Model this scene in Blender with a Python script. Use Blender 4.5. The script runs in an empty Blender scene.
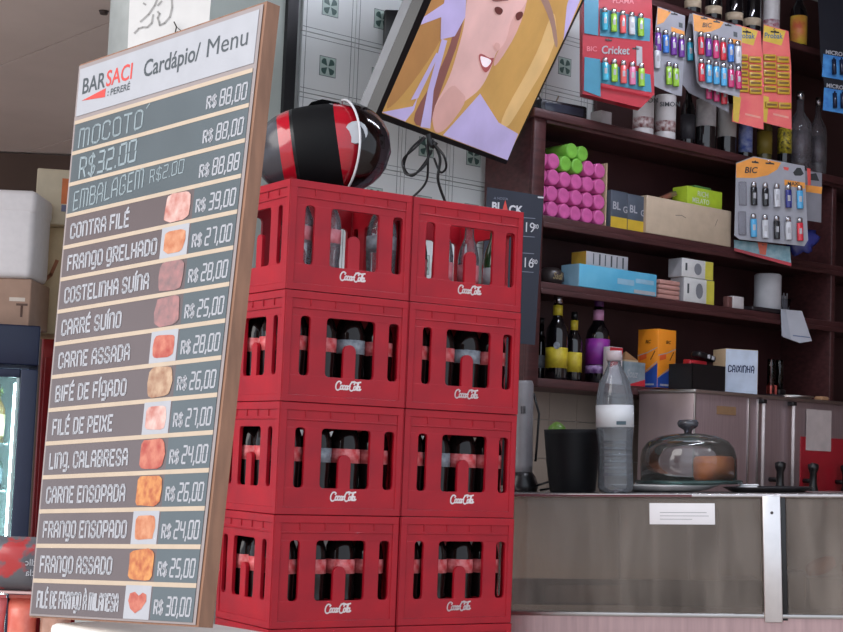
import bpy, bmesh, math, random
from mathutils import Vector as V, Matrix
random.seed(7)
scene = bpy.context.scene
COL = scene.collection
# ------------------------------------------------------------------ camera
FPX, CX, CY = 1600.0, 421.5, 316.0
PITCH, ROLL, CZ = 0.0907, 0.0389, 1.089
_F = V((0, math.cos(PITCH), math.sin(PITCH))); _R0 = V((1, 0, 0)); _U0 = _R0.cross(_F)
_R = _R0*math.cos(ROLL)+_U0*math.sin(ROLL); _U = _U0*math.cos(ROLL)-_R0*math.sin(ROLL)
CAM = V((0, 0, CZ))
cd = bpy.data.cameras.new('camera'); cd.sensor_width = 36; cd.lens = FPX/843*36; cd.clip_end = 200
co = bpy.data.objects.new('camera', cd); COL.objects.link(co)
mr = Matrix((_R, _U, -_F)).transposed().to_4x4(); mr.translation = CAM; co.matrix_world = mr
scene.camera = co
# ------------------------------------------------------------------ light
w = bpy.data.worlds.new('sky'); scene.world = w; w.use_nodes = True
wb = w.node_tree.nodes['Background']; wb.inputs[0].default_value = (0.80, 0.88, 1.0, 1); wb.inputs[1].default_value = 1.4
sd = bpy.data.lights.new('sun', 'SUN'); sd.energy = 2.6; sd.angle = math.radians(50); sd.color = (1, 0.95, 0.9)
so = bpy.data.objects.new('sun', sd); COL.objects.link(so)
so.rotation_euler = V((0.78, 0.52, -0.50)).to_track_quat('-Z', 'Y').to_euler()
vs = scene.view_settings; vs.view_transform = 'Standard'; vs.look = 'None'; vs.gamma = 1; vs.exposure = 0.0
vs.use_curve_mapping = False
# ------------------------------------------------------------------ helpers
def lin(c): return tuple(((x/255)/12.92 if x/255 <= .04045 else ((x/255+.055)/1.055)**2.4) for x in c)
MATS = {}
def mat(name, c, rough=.5, metal=0, var=.08, scale=20, bump=0, emit=0, c2=None, spec=.5, alpha=None, bevel=0, coat=0, stretch=None, ramp=(.32, .68)):
    if name in MATS: return MATS[name]
    m = bpy.data.materials.new(name); m.use_nodes = True; MATS[name] = m
    nt = m.node_tree; b = nt.nodes['Principled BSDF']; L = nt.links
    a = lin(c); d = lin(c2) if c2 else tuple(max(0, x*(1-2*var)) for x in a)
    tc = nt.nodes.new('ShaderNodeTexCoord'); nz = nt.nodes.new('ShaderNodeTexNoise')
    nz.inputs['Scale'].default_value = scale; nz.inputs['Detail'].default_value = 4
    src = tc.outputs['Object']
    if stretch:
        mp = nt.nodes.new('ShaderNodeMapping'); mp.inputs['Scale'].default_value = stretch
        L.new(src, mp.inputs['Vector']); src = mp.outputs[0]
    L.new(src, nz.inputs['Vector'])
    rp = nt.nodes.new('ShaderNodeValToRGB'); rp.color_ramp.elements[0].position = ramp[0]; rp.color_ramp.elements[1].position = ramp[1]
    rp.color_ramp.elements[0].color = (*d, 1); rp.color_ramp.elements[1].color = (*a, 1)
    L.new(nz.outputs['Fac'], rp.inputs['Fac']); L.new(rp.outputs['Color'], b.inputs['Base Color'])
    b.inputs['Roughness'].default_value = rough; b.inputs['Metallic'].default_value = metal
    b.inputs['Specular IOR Level'].default_value = spec; b.inputs['Coat Weight'].default_value = coat
    if emit:
        L.new(rp.outputs['Color'], b.inputs['Emission Color']); b.inputs['Emission Strength'].default_value = emit
    nrm = None
    if bevel:
        bv = nt.nodes.new('ShaderNodeBevel'); bv.samples = 4; bv.inputs['Radius'].default_value = bevel; nrm = bv.outputs[0]
    if bump:
        bp = nt.nodes.new('ShaderNodeBump'); bp.inputs['Strength'].default_value = bump; bp.inputs['Distance'].default_value = .005
        L.new(nz.outputs['Fac'], bp.inputs['Height'])
        if nrm: L.new(nrm, bp.inputs['Normal'])
        nrm = bp.outputs[0]
    if nrm: L.new(nrm, b.inputs['Normal'])
    return m
def glass(name, tint=(255, 255, 255), refl=.12, haze=0, hazec=(190, 185, 180), rough=.03):
    if name in MATS: return MATS[name]
    m = bpy.data.materials.new(name); m.use_nodes = True; MATS[name] = m
    nt = m.node_tree; nt.nodes.clear(); L = nt.links
    o = nt.nodes.new('ShaderNodeOutputMaterial'); t = nt.nodes.new('ShaderNodeBsdfTransparent'); g = nt.nodes.new('ShaderNodeBsdfGlossy')
    t.inputs[0].default_value = (*lin(tint), 1); g.inputs['Roughness'].default_value = rough
    fr = nt.nodes.new('ShaderNodeLayerWeight'); fr.inputs[0].default_value = refl
    mx = nt.nodes.new('ShaderNodeMixShader'); L.new(fr.outputs['Fresnel'], mx.inputs[0]); L.new(t.outputs[0], mx.inputs[1]); L.new(g.outputs[0], mx.inputs[2])
    out = mx.outputs[0]
    if haze:
        df = nt.nodes.new('ShaderNodeBsdfDiffuse'); df.inputs[0].default_value = (*lin(hazec), 1)
        nz = nt.nodes.new('ShaderNodeTexNoise'); tc = nt.nodes.new('ShaderNodeTexCoord'); mp = nt.nodes.new('ShaderNodeMapping')
        mp.inputs['Scale'].default_value = (14, 14, 2.5); L.new(tc.outputs['Object'], mp.inputs[0]); L.new(mp.outputs[0], nz.inputs['Vector'])
        nz.inputs['Scale'].default_value = 1.0; nz.inputs['Detail'].default_value = 3
        mr_ = nt.nodes.new('ShaderNodeMapRange'); mr_.inputs['From Min'].default_value = .3; mr_.inputs['From Max'].default_value = .7
        mr_.inputs['To Min'].default_value = haze*.45; mr_.inputs['To Max'].default_value = haze*1.55; L.new(nz.outputs['Fac'], mr_.inputs['Value'])
        m2 = nt.nodes.new('ShaderNodeMixShader'); L.new(mr_.outputs[0], m2.inputs[0]); L.new(out, m2.inputs[1]); L.new(df.outputs[0], m2.inputs[2]); out = m2.outputs[0]
    L.new(out, o.inputs[0]); return m
class MB:
    def __init__(s): s.v = []; s.f = []; s.m = []; s.sm = []
    def add(s, vs_, fs, mi=0, smooth=False):
        o = len(s.v); s.v += [tuple(x) for x in vs_]
        for f in fs: s.f.append(tuple(i+o for i in f)); s.m.append(mi); s.sm.append(smooth)
        return s
    def box(s, x0, x1, y0, y1, z0, z1, mi=0, taper=0):
        t = taper
        return s.add([(x0+t, y0+t, z0), (x1-t, y0+t, z0), (x1-t, y1-t, z0), (x0+t, y1-t, z0), (x0, y0, z1), (x1, y0, z1), (x1, y1, z1), (x0, y1, z1)],
                     [(3, 2, 1, 0), (4, 5, 6, 7), (0, 1, 5, 4), (1, 2, 6, 5), (2, 3, 7, 6), (3, 0, 4, 7)], mi)
    def rbox(s, x0, x1, y0, y1, z0, z1, r=.003, mi=0, seg=2):
        bm = bmesh.new(); bmesh.ops.create_cube(bm, size=1)
        for q in bm.verts: q.co = V(((x0+x1)/2+q.co.x*(x1-x0), (y0+y1)/2+q.co.y*(y1-y0), (z0+z1)/2+q.co.z*(z1-z0)))
        bmesh.ops.bevel(bm, geom=bm.edges[:], offset=min(r, .45*min(x1-x0, y1-y0, z1-z0)), segments=seg, profile=.5, affect='EDGES')
        bm.verts.index_update(); s.add([q.co[:] for q in bm.verts], [[q.index for q in f.verts] for f in bm.faces], mi, True); bm.free(); return s
    def poly(s, pts, mi=0): return s.add(pts, [tuple(range(len(pts)))], mi)
    def prism(s, pts, off, mi=0):
        n = len(pts); off = V(off); a = [V(p) for p in pts]; b = [p+off for p in a]
        return s.add(a+b, [tuple(range(n)), tuple(range(2*n-1, n-1, -1))]+[(i, i+n, (i+1) % n+n, (i+1) % n) for i in range(n)], mi)
    def lathe(s, prof, n=20, mi=0, axis='z', c=(0, 0, 0), smooth=True, mf=None):
        vs_ = []; fs = []; mis = []
        for r, z in prof:
            for k in range(n):
                a = 2*math.pi*k/n; p = (r*math.cos(a), r*math.sin(a), z)
                if axis == 'x': p = (p[2], p[0], p[1])
                if axis == 'y': p = (p[0], p[2], p[1])
                vs_.append((p[0]+c[0], p[1]+c[1], p[2]+c[2]))
        for i in range(len(prof)-1):
            for k in range(n):
                k2 = (k+1) % n; fs.append((i*n+k, i*n+k2, (i+1)*n+k2, (i+1)*n+k)); mis.append(mf(i) if mf else mi)
        o = len(s.v); s.v += vs_
        for f, q in zip(fs, mis): s.f.append(tuple(i+o for i in f)); s.m.append(q); s.sm.append(smooth)
        for i in (0, len(prof)-1):
            if prof[i][0] > 1e-5: s.f.append(tuple(o+i*n+k for k in range(n))); s.m.append(mf(min(i, len(prof)-2)) if mf else mi); s.sm.append(False)
        return s
    def tube(s, path, r, n=8, mi=0):
        P = [V(p) for p in path]; vs_ = []; fs = []
        for i, p in enumerate(P):
            t = (P[min(i+1, len(P)-1)]-P[max(i-1, 0)]).normalized(); a = t.orthogonal().normalized() if i == 0 else (a-t*a.dot(t)).normalized(); b = t.cross(a)
            for k in range(n): q = 2*math.pi*k/n; vs_.append(p+(a*math.cos(q)+b*math.sin(q))*r)
        for i in range(len(P)-1):
            for k in range(n): k2 = (k+1) % n; fs.append((i*n+k, i*n+k2, (i+1)*n+k2, (i+1)*n+k))
        fs += [tuple(range(n)), tuple(range((len(P)-1)*n, len(P)*n))]
        return s.add(vs_, fs, mi, True)
    def strokes(s, sts, wd, fn=None, mi=0, caps=True):
        """flat ribbons for lettering; 2-D polylines mapped through fn(x,z)->3-D"""
        fn = fn or (lambda x, z: (x, 0, z))
        for st in sts:
            for (a, b) in zip(st[:-1], st[1:]):
                dx, dz = b[0]-a[0], b[1]-a[1]; l = math.hypot(dx, dz)
                if l < 1e-9: continue
                nx, nz = -dz/l*wd/2, dx/l*wd/2; ex, ez = dx/l*wd*.3, dz/l*wd*.3
                s.poly([fn(a[0]-ex+nx, a[1]-ez+nz), fn(a[0]-ex-nx, a[1]-ez-nz), fn(b[0]+ex-nx, b[1]+ez-nz), fn(b[0]+ex+nx, b[1]+ez+nz)], mi)
        return s
    def mesh(s, name, mats):
        me = bpy.data.meshes.new(name); me.from_pydata(s.v, [], s.f)
        for m in (mats if isinstance(mats, (list, tuple)) else [mats]): me.materials.append(m)
        me.polygons.foreach_set('material_index', s.m); me.polygons.foreach_set('use_smooth', s.sm); me.update()
        bm = bmesh.new(); bm.from_mesh(me); bmesh.ops.recalc_face_normals(bm, faces=bm.faces); bm.to_mesh(me); bm.free()
        return me
    def build(s, name, mats, parent=None, label=None):
        return link(name, s.mesh(name, mats), parent, label)
def link(name, me, parent=None, label=None):
    o = bpy.data.objects.new(name, me); COL.objects.link(o)
    if parent: o.parent = parent
    if label: o['label'] = label
    return o
def tag(o, label, cat, group=None):
    o['label'] = label; o['category'] = cat
    if group: o['group'] = group
    return o
def struct(o, label=None):
    o['kind'] = 'structure'
    if label: o['label'] = label
    return o
def frame(o, ex, ey, ez):
    m = Matrix((ex, ey, ez)).transposed().to_4x4(); m.translation = o; return m
def thing(name, label, cat, M, group=None):
    o = bpy.data.objects.new(name, None); o.empty_display_size = .05; COL.objects.link(o); o.matrix_world = M
    return tag(o, label, cat, group)
def place(o, M): o.matrix_world = M; return o
def rz(M, a): return M @ Matrix.Rotation(a, 4, 'Z')
def shift(M, x, y, z): return M @ Matrix.Translation((x, y, z))
def ray(px, py): return _F+_R*((px-CX)/FPX)-_U*((py-CY)/FPX)
def pt(px, py, D): return CAM+ray(px, py)*D
def hit(px, py, P0, n):
    r = ray(px, py); return CAM+r*((P0-CAM).dot(n)/r.dot(n))
_tcache = {}
def text_mesh(s, h, bold=0, shear=0, sx=1, align='LEFT'):
    """built-in font as a flat mesh standing in x-z, cap height about h, facing -y"""
    k = (s, h, bold, shear, sx, align)
    if k in _tcache: return _tcache[k]
    c = bpy.data.curves.new('lettering', 'FONT'); c.body = s; c.size = h/.7; c.offset = bold*h; c.shear = shear; c.align_x = align
    c.resolution_u = 3
    o = bpy.data.objects.new('lettering', c); COL.objects.link(o)
    dg = bpy.context.evaluated_depsgraph_get(); me = bpy.data.meshes.new_from_object(o.evaluated_get(dg))
    bpy.data.objects.remove(o); bpy.data.curves.remove(c)
    for v in me.vertices: v.co = V((v.co.x*sx, 0, v.co.y))
    me.name = 'lettering'; _tcache[k] = me; return me
def text(parent, s, x, y, z, h, m, bold=0, shear=0, sx=1, align='LEFT', name='lettering', rot=0):
    me = text_mesh(s, h, bold, shear, sx, align).copy(); me.materials.clear(); me.materials.append(m)
    o = link(name, me, parent); o.location = (x, y, z); o.rotation_euler = (0, rot, 0); return o
# ------------------------------------------------------------------ materials
WHITE = mat('white_print', (172, 172, 177), .55, var=.03)
CREAM = mat('cream_line', (192, 172, 150), .55, var=.04)
SLATE = mat('slate_print', (86, 95, 99), .35, var=.05, scale=6)
TAUPE = mat('taupe_print', (100, 88, 88), .35, var=.05, scale=6)
INK = mat('ink', (70, 76, 80), .6, var=.04)
INKRED = mat('ink_red', (206, 70, 62), .6, var=.04)
BLACK = mat('black_plastic', (16, 16, 19), .35, var=.1)
RED = mat('crate_red', (174, 14, 34), .42, var=.07, scale=9, bevel=.003, c2=(152, 12, 33), spec=.35)
WOOD = mat('dark_red_wood', (78, 42, 43), .42, var=.22, scale=5, stretch=(1.5, 8, 14), bump=.1)
STEEL = mat('brushed_steel', (190, 186, 184), .28, 1, var=.06, scale=6, stretch=(2, 2, 40))
CARD = mat('cardboard', (196, 172, 140), .8, var=.08, scale=12)
SILV = mat('silver_metal', (200, 200, 205), .25, 1, var=.04)
CHALK = mat('chalk', (150, 162, 166), .9, var=.1, scale=60)
# ------------------------------------------------------------------ the wall frame
AW = .6771
uw = V((math.cos(AW), math.sin(AW), 0)); nw = V((-math.sin(AW), math.cos(AW), 0)); Z = V((0, 0, 1))
PS = pt(538, 200, 5.9)                      # front left edge of the shelving
PS.z = 0
WD = .30                                    # wall lies this far behind the shelf fronts
def tz(px, py, d=0):
    p = hit(px, py, PS+nw*d, nw)-PS; return p.dot(uw), p.z
def sdepth(px, py, d=0): return (hit(px, py, PS+nw*d, nw)-CAM).dot(_F)
def wf(t, d, z): return frame(PS+uw*t+nw*d+Z*z, uw, nw, Z)
ZT = 3.5
def wfc(t, d, z):
    # same spot, but turned to face the street (round things whose print looks outward)
    p = PS+uw*t+nw*d+Z*z; e = V((p.x, p.y, 0)).normalized(); return frame(p, V((e.y, -e.x, 0)), e, Z)
# floor, ceilings, walls
struct(MB().box(-9, 8, -6, 12, -.05, 0).build('floor', mat('floor_concrete', (188, 178, 170), .7, var=.1, scale=3)), 'grey concrete floor of the bar')
tL, tR = tz(131, 20, WD)[0], 3.2
wall = MB().box(0, tR-tL, .01, .15, 0, ZT).build('wall_back', mat('wall_grout', (168, 172, 170), .8, var=.05)); place(wall, wf(tL, WD, 0))
struct(wall, 'back wall faced with white patterned tiles')
tS = tz(291, 60, WD)[0]
pw = MB().box(0, tS-tL, -.012, .01, 0, ZT).build('wall_painted', mat('pale_green_paint', (176, 184, 178), .75, var=.06, scale=4)); place(pw, wf(tL, WD, 0))
struct(pw, 'pale grey green painted strip of wall behind the menu board')
ts = tz(291, 60, WD-.03)[0]
tr = MB().box(-.022, .022, 0, .035, 0, ZT).build('trim_1', mat('black_trim', (24, 24, 28), .5)); place(tr, wf(ts, WD-.03, 0)); struct(tr, 'black vertical strip where the tiles begin')
# patterned tiles
TW, TH = .232, .219
def tile_mesh():
    b = MB(); g = .0015; b.box(g, TW-g, 0, .012, g, TH-g, 0)
    y = -.0004
    for q in (.016,):
        for (x0, x1, z0, z1) in ((q, q+.0018, .002, TH-.002), (TW-q-.0018, TW-q, .002, TH-.002), (.002, TW-.002, q, q+.0018), (.002, TW-.002, TH-q-.0018, TH-q)):
            b.box(x0, x1, y, 0.001, z0, z1, 1)
    c, h = TW/2, .036; b.box(c-h, c+h, y, .001, TH/2-h, TH/2+h, 1); y2 = -.0008
    b.box(c-h+.002, c+h-.002, y2, .001, TH/2-h+.002, TH/2+h-.002, 2)
    for k in range(4):
        a = math.pi/4+k*math.pi/2
        p = [(.003, 0), (.026, .013), (.032, .008), (.034, 0), (.032, -.008), (.026, -.013)]
        b.poly([(c+x*math.cos(a)-z*math.sin(a), -.0012, TH/2+x*math.sin(a)+z*math.cos(a)) for x, z in p], 3)
    return b.mesh('tile', [mat('white_tile', (238, 242, 241), .22, var=.03, scale=5), mat('tile_line', (96, 104, 108), .4), mat('tile_mint', (196, 216, 208), .25, var=.1), mat('tile_green', (74, 104, 98), .3)])
tm = tile_mesh()
sx0, sz0 = tz(327, 67, WD)                   # centre of a tile of the photograph
for i in range(-3, 8):
    for j in range(-7, 5):
        x = sx0+(i-.5)*TW; z = sz0+(j-.5)*TH
        if x < ts-.02 or z+TH > ZT+.1 or z < .9: continue
        o = link('tile', tm, wall); o.location = (x-tL, -.004, z)
# plain beige tiles under the shelving (a second layer of the wall)
bt = MB().box(.001, .149, 0, .014, .001, .149).mesh('backsplash_tile', mat('beige_tile', (176, 160, 146), .35, var=.05, scale=5))
tb = tz(520, 430, WD-.02)[0]
for i in range(-2, 12):
    for j in range(4):
        o = link('backsplash_tile', bt, wall); o.location = (tb+i*.15-tL, -.022, .82+j*.15)
# ceilings
ceil = MB().box(-1.6, 6, 3.6, 9, ZT, ZT+.08).build('ceiling', mat('ceiling_paint', (120, 108, 102), .8, var=.05)); struct(ceil, 'ceiling over the bar')
SZ = 2.62
soff = MB().box(-6, 2.2, WD+.17, 4.2, SZ, SZ+.06).build('ceiling_soffit', mat('soffit_brown', (196, 178, 170), .8, var=.06, scale=2)); place(soff, wf(0, 0, 0)); struct(soff, 'low brownish soffit over the fridge corner')
SP = mat('soffit_panel', (222, 204, 196), .75, var=.05, scale=2)
xs = (hit(60, 42, V((0, 0, SZ-.012)), Z)-PS).dot(uw)
for x0, x1 in ((xs+.9, xs+1.8), (xs, xs+.9), (xs-.9, xs), (xs-1.8, xs-.9), (xs-2.7, xs-1.8), (xs-3.6, xs-2.7)):
    MB().box(x0+.005, x1-.005, WD+.17, 4.2, SZ-.012, SZ-.0005).build('panel', SP, soff)
p = hit(104, 11, V((0, 0, SZ-.0125)), Z)-PS
MB().lathe([(.013, -.012), (.016, -.004), (.018, 0)], 12, c=(p.dot(uw), p.dot(nw), SZ-.0125)).build('screw_cap', mat('dark_brown', (70, 56, 52), .6), soff)
wl = MB().box(-7, -.9, 8.2, 8.3, 0, 2.6).build('wall_left', mat('far_brown_wall', (96, 76, 66), .8, var=.08, scale=3)); struct(wl, 'dark brown wall far behind the fridge')  # plain dark brown wall colour
wr = MB().box(2.9, 3.0, 4.2, 9, 0, ZT).build('wall_shade_right', mat('right_wall', (120, 96, 90), .8)); struct(wr, 'unseen side wall added to darken the bar shelves')  # out of view, added to block light from the shelves
# ------------------------------------------------------------------ crates
AC = .574
uc = V((math.cos(AC), math.sin(AC), 0)); nc = V((-math.sin(AC), math.cos(AC), 0))
CW, CD, CH = .399, .33, .31
C0 = V((-.3778, 4.4017, 0))
def crate_mesh():
    b = MB(); th = .011
    def wallface(L, fn, cols, win):
        # fn(s, o, z): s along face, o outward offset, z up.  boxes made of 8 mapped corners
        def bx(s0, s1, o0, o1, z0, z1):
            vs_ = [fn(s, o, z) for z in (z0, z1) for (s, o) in ((s0, o0), (s1, o0), (s1, o1), (s0, o1))]
            b.add(vs_, [(3, 2, 1, 0), (4, 5, 6, 7), (0, 1, 5, 4), (1, 2, 6, 5), (2, 3, 7, 6), (3, 0, 4, 7)])
        zb, zt = .24*CH, .775*CH
        bx(0, L, -th, 0, .0004, zb); bx(0, L, -th, 0, zt, CH-.0004)
        for s0, s1 in cols: bx(s0*L, s1*L, -th, 0, zb, zt)
        # tongue with a round top
        t0, t1 = win; r = (t1-t0)*L/2; cx = (t0+t1)/2*L; ztg = .545*CH-r
        pts = [(cx-r, zb)]+[(cx-r*math.cos(math.pi*k/8), ztg+r*math.sin(math.pi*k/8)) for k in range(9)]+[(cx+r, zb)]
        vs_ = [fn(s, 0, z) for s, z in pts]+[fn(s, -th, z) for s, z in pts]; n = len(pts)
        b.add(vs_, [tuple(range(n)), tuple(range(2*n-1, n-1, -1))]+[(i, i+n, (i+1) % n+n, (i+1) % n) for i in range(n)])
        # rounded window corners
        edges = [cols[i][1]*L for i in range(len(cols)-1)]; edge2 = [cols[i+1][0]*L for i in range(len(cols)-1)]
        for e0, e1 in zip(edges, edge2):
            q = min(.010, (e1-e0)*.35)
            for (sx, sg) in ((e0, 1), (e1, -1)):
                for (zz, sz) in ((zt, -1), (zb, 1)):
                    P = [(sx, zz), (sx+sg*q, zz), (sx+sg*q*.3, zz+sz*q*.3), (sx, zz+sz*q)]
                    vs_ = [fn(s, 0, z) for s, z in P]+[fn(s, -th, z) for s, z in P]
                    b.add(vs_, [(0, 1, 2, 3), (7, 6, 5, 4)]+[(i, i+4, (i+1) % 4+4, (i+1) % 4) for i in range(4)])
        # proud rim: top lip, bottom lip, corner ribs, thin raised lines
        bx(0, L, 0, .0032, CH-.022, CH-.0012); bx(0, L, 0, .003, .0012, .020)
        bx(0, .052*L, 0, .003, .020, CH-.022); bx(.955*L, L, 0, .003, .020, CH-.022)
        for k in range(4): s = (.2+.2*k)*L; bx(s-.0015, s+.0015, 0, .003, .87*CH, CH-.022)
        bx(.052*L, .955*L, 0, .0025, .84*CH, .85*CH)
    cols = ((0, .125), (.205, .335), (.735, .85), (.935, 1)); win = (.482, .580)
    wallface(CW, lambda s, o, z: (s, -o, z), cols, win)
    wallface(CW, lambda s, o, z: (s, CD+o, z), cols, win)
    wallface(CD, lambda s, o, z: (-o, s, z), cols, win)
    wallface(CD, lambda s, o, z: (CW+o, s, z), cols, win)
    b.box(.004, CW-.004, .004, CD-.004, .004, .014)
    return b.mesh('body', RED)
cm = crate_mesh()
def divider_mesh():
    b = MB()
    for k in range(1, 4): b.box(CW/4*k-.002, CW/4*k+.002, .012, CD-.012, .014, .075)
    for k in range(1, 3): b.box(.012, CW-.012, CD/3*k-.002, CD/3*k+.002, .014, .075)
    return b.mesh('bottle_divider', RED)
dm = divider_mesh()
def arc(cx, cz, rx, rz_, a0, a1, n=12):
    return [(cx+rx*math.cos(math.radians(a0+(a1-a0)*k/n)), cz+rz_*math.sin(math.radians(a0+(a1-a0)*k/n))) for k in range(n+1)]
def script_logo():
    """flowing script lettering C-o-c-a - C-o-l-a, unit height 1, about 3.3 wide"""
    S = []
    S.append([(.62, .78), (.70, .92), (.58, 1.0)]+arc(.42, .55, .34, .5, 75, 300, 14)+[(.78, .22)])
    S.append(arc(.86, .38, .15, .22, 100, 460, 12)+[(1.02, .55)])
    S.append(arc(1.18, .38, .15, .22, 60, 310, 10)+[(1.36, .30)])
    S.append(arc(1.48, .38, .14, .22, 40, 400, 12)); S.append([(1.62, .6), (1.60, .25), (1.68, .17), (1.78, .28)])
    S.append([(1.70, .52), (1.80, .58), (1.90, .50), (1.98, .56)])
    S.append([(2.42, .80), (2.50, .95), (2.38, 1.02)]+arc(2.22, .55, .32, .5, 75, 300, 14)+[(2.58, .24)])
    S.append([(2.0, 1.02), (2.35, 1.12), (2.75, 1.0), (3.25, 1.10)])
    S.append(arc(2.62, .38, .14, .22, 100, 460, 12))
    S.append([(2.78, .25), (2.96, .70), (3.00, .95), (2.92, .98), (2.86, .70), (2.86, .25), (2.94, .17), (3.02, .27)])
    S.append(arc(3.12, .38, .13, .22, 40, 400, 12)); S.append([(3.26, .6), (3.24, .25), (3.32, .17), (3.45, .30)])
    b = MB(); k = .0247; sh = .18
    b.strokes([[((x+sh*z)*k, z*k) for x, z in st] for st in S], .0042, lambda x, z: (x, -.0006, z))
    return b.mesh('logo_lettering', mat('logo_white', (232, 222, 222), .6))
lm = script_logo()
# returnable glass bottle: body, label, cap share meshes
def bottle_prof(kind):
    if kind == 'cola': return [(.0, .0), (.038, 0), (.0445, .006), (.0445, .05), (.0425, .08), (.0445, .11), (.0445, .185), (.041, .205), (.032, .228), (.021, .25), (.0145, .268), (.0145, .290)]
    return [(.0, 0), (.029, 0), (.032, .006), (.032, .14), (.026, .175), (.015, .205), (.013, .240), (.013, .25)]
COLA = mat('cola_glass', (20, 12, 12), .12, var=.1, spec=.35)
CLEAR = glass('clear_glass', (232, 236, 240), .30, .10, (200, 205, 215))
GREENG = mat('green_glass', (38, 66, 40), .12, var=.1)
LABR = mat('label_red', (190, 48, 54), .5, c2=(220, 130, 132), scale=60)
LABP = mat('label_pink', (214, 140, 150), .5, c2=(190, 90, 100), scale=40)
LABW = mat('label_silver', (150, 156, 164), .4, c2=(100, 106, 116), scale=50)
CAPM = mat('cap_grey', (150, 146, 150), .35, .6)
bmesh_cache = {}
def bmeshes(kind, bodym, labm, capm):
    k = (kind, bodym.name, labm.name, capm.name)
    if k not in bmesh_cache:
        pr = bottle_prof(kind); h = pr[-1][1]; rb = max(p[0] for p in pr); rn = pr[-1][0]
        z0, z1 = (.132, .172) if kind == 'cola' else (.06, .12)
        bmesh_cache[k] = (MB().lathe(pr, 18).mesh('glass', bodym), MB().lathe([(rb+.0006, z0), (rb+.0006, z1)], 18).mesh('label', labm),
                          MB().lathe([(rn+.0025, h-.012), (rn+.002, h), (rn-.002, h+.002), (0, h+.002)], 14).mesh('cap', capm))
    return bmesh_cache[k]
def put_bottle(name, label, cat, M, kind, bodym, labm, capm, group):
    t = thing(name, label, cat, M, group); g, l, c = bmeshes(kind, bodym, labm, capm)
    link('glass', g, t); link('label', l, t); link('cap', c, t); return t
LEV = ['top', 'second', 'third', 'fourth', 'fifth', 'lowest']
POS = ['leftmost', 'second', 'third', 'rightmost']
for cidx, cname in enumerate(('left', 'right')):
    for lv in range(6):
        dx, dy = random.uniform(-.001, .001), random.uniform(-.003, .003)
        O = C0+uc*(cidx*(CW+.008)+dx)+nc*dy+Z*((5-lv)*CH)
        M = frame(O, uc, nc, Z)
        t = thing('bottle_crate', f'red plastic bottle crate, {LEV[lv]} from the top in the {cname} stack', 'crate', M, 'red bottle crates stacked in two columns')
        link('body', cm, t); link('bottle_divider', dm, t)
        lo = link('logo_lettering', lm, t, 'white script lettering'); lo.location = (.166, -.0005, .125*CH)
        
        if lv > 3: continue
        for r in range(3):
            for c in range(4):
                if r > 0 and not (cidx == 0 and c == 0): continue
                bx_, by_ = CW/4*(c+.5), CD/3*(r+.5)
                bx_ = .012+(CW-.024)/4*(c+.5); by_ = .012+(CD-.024)/3*(r+.5)
                where = f'{POS[c]} at the front of the {LEV[lv]} crate, {cname} stack' if r == 0 else f'{("midway", "rearmost")[r-1]} along the left side of the {LEV[lv]} crate'
                Mb = shift(M, bx_, by_, .0145)
                if lv == 0 and cidx == 0:
                    if c == 2 or r > 0: continue
                    put_bottle('bottle', 'clear bottle with pale label, '+where, 'bottle', Mb, 'cola', CLEAR, LABP if c < 2 else LABW, CAPM, 'clear bottles in the top crates')
                elif lv == 0:
                    if c == 3: put_bottle('bottle', 'green bottle with white label, '+where, 'bottle', Mb, 'small', GREENG, WHITE, CAPM, 'clear bottles in the top crates')
                    else: put_bottle('bottle', 'small clear bottle, '+where, 'bottle', Mb, 'small', CLEAR, LABP, CAPM, 'clear bottles in the top crates')
                else:
                    lab = LABR if (lv == 3 or (lv+c) % 3) else LABW
                    put_bottle('cola_bottle', f'dark cola bottle with {"red" if lab is LABR else "silver"} label, '+where, 'bottle', Mb, 'cola', COLA, lab, mat('cap_red', (190, 40, 46), .4), 'cola bottles in the crates')
# ------------------------------------------------------------------ menu board
Bq = [pt(30, 615.5, 1), pt(196, 625, 1), pt(264, 4, 1), pt(79.7, 66.4, 1)]
bc = CAM+V((-.58493, 3.28888, .27198)); bn = V((-.7188, -.6891, .0917)).normalized()
bn = V((0.71881812, 0.68912504, -0.09169078)).normalized()
Q = [hit(px, py, bc, bn) for px, py in ((30, 615.5), (196, 625), (264, 4), (79.7, 66.4))]
BW, BH = ((Q[1]-Q[0]).length+(Q[2]-Q[3]).length)/2, ((Q[3]-Q[0]).length+(Q[2]-Q[1]).length)/2
broot = (Q[0]+Q[1])/2
def Bp(s, t, off=0):
    p = Q[0]*(1-s)*(1-t)+Q[1]*s*(1-t)+Q[2]*s*t+Q[3]*(1-s)*t
    return p-bn*off-broot                      # bn points away from the viewer; off is towards the viewer
board = thing('menu_board', 'tall framed price board with white header and rows of dishes, beside the red crates', 'menu board', Matrix.Translation(broot))
TK = .034
b = MB(); vs_ = [Bp(s, t, o) for o in (-.001, -TK) for s, t in ((-.004, -.003), (1.012, -.003), (1.012, 1.004), (-.004, 1.004))]
b.add(vs_, [(0, 1, 2, 3), (7, 6, 5, 4), (0, 4, 5, 1), (1, 5, 6, 2), (2, 6, 7, 3), (3, 7, 4, 0)])
b.build('wood_frame', mat('frame_wood', (150, 108, 84), .6, var=.15, scale=8, stretch=(6, 6, 1)), board, 'brown wooden frame')
def bquad(name, s0, s1, t0, t1, off, m, label=None, parent=None):
    b = MB(); vs_ = [Bp(s, t, o) for o in (off, off-.0008) for s, t in ((s0, t0), (s1, t0), (s1, t1), (s0, t1))]
    b.add(vs_, [(0, 1, 2, 3), (7, 6, 5, 4), (0, 4, 5, 1), (1, 5, 6, 2), (2, 6, 7, 3), (3, 7, 4, 0)])
    return b.build(name, m, parent or board, label)
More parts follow.
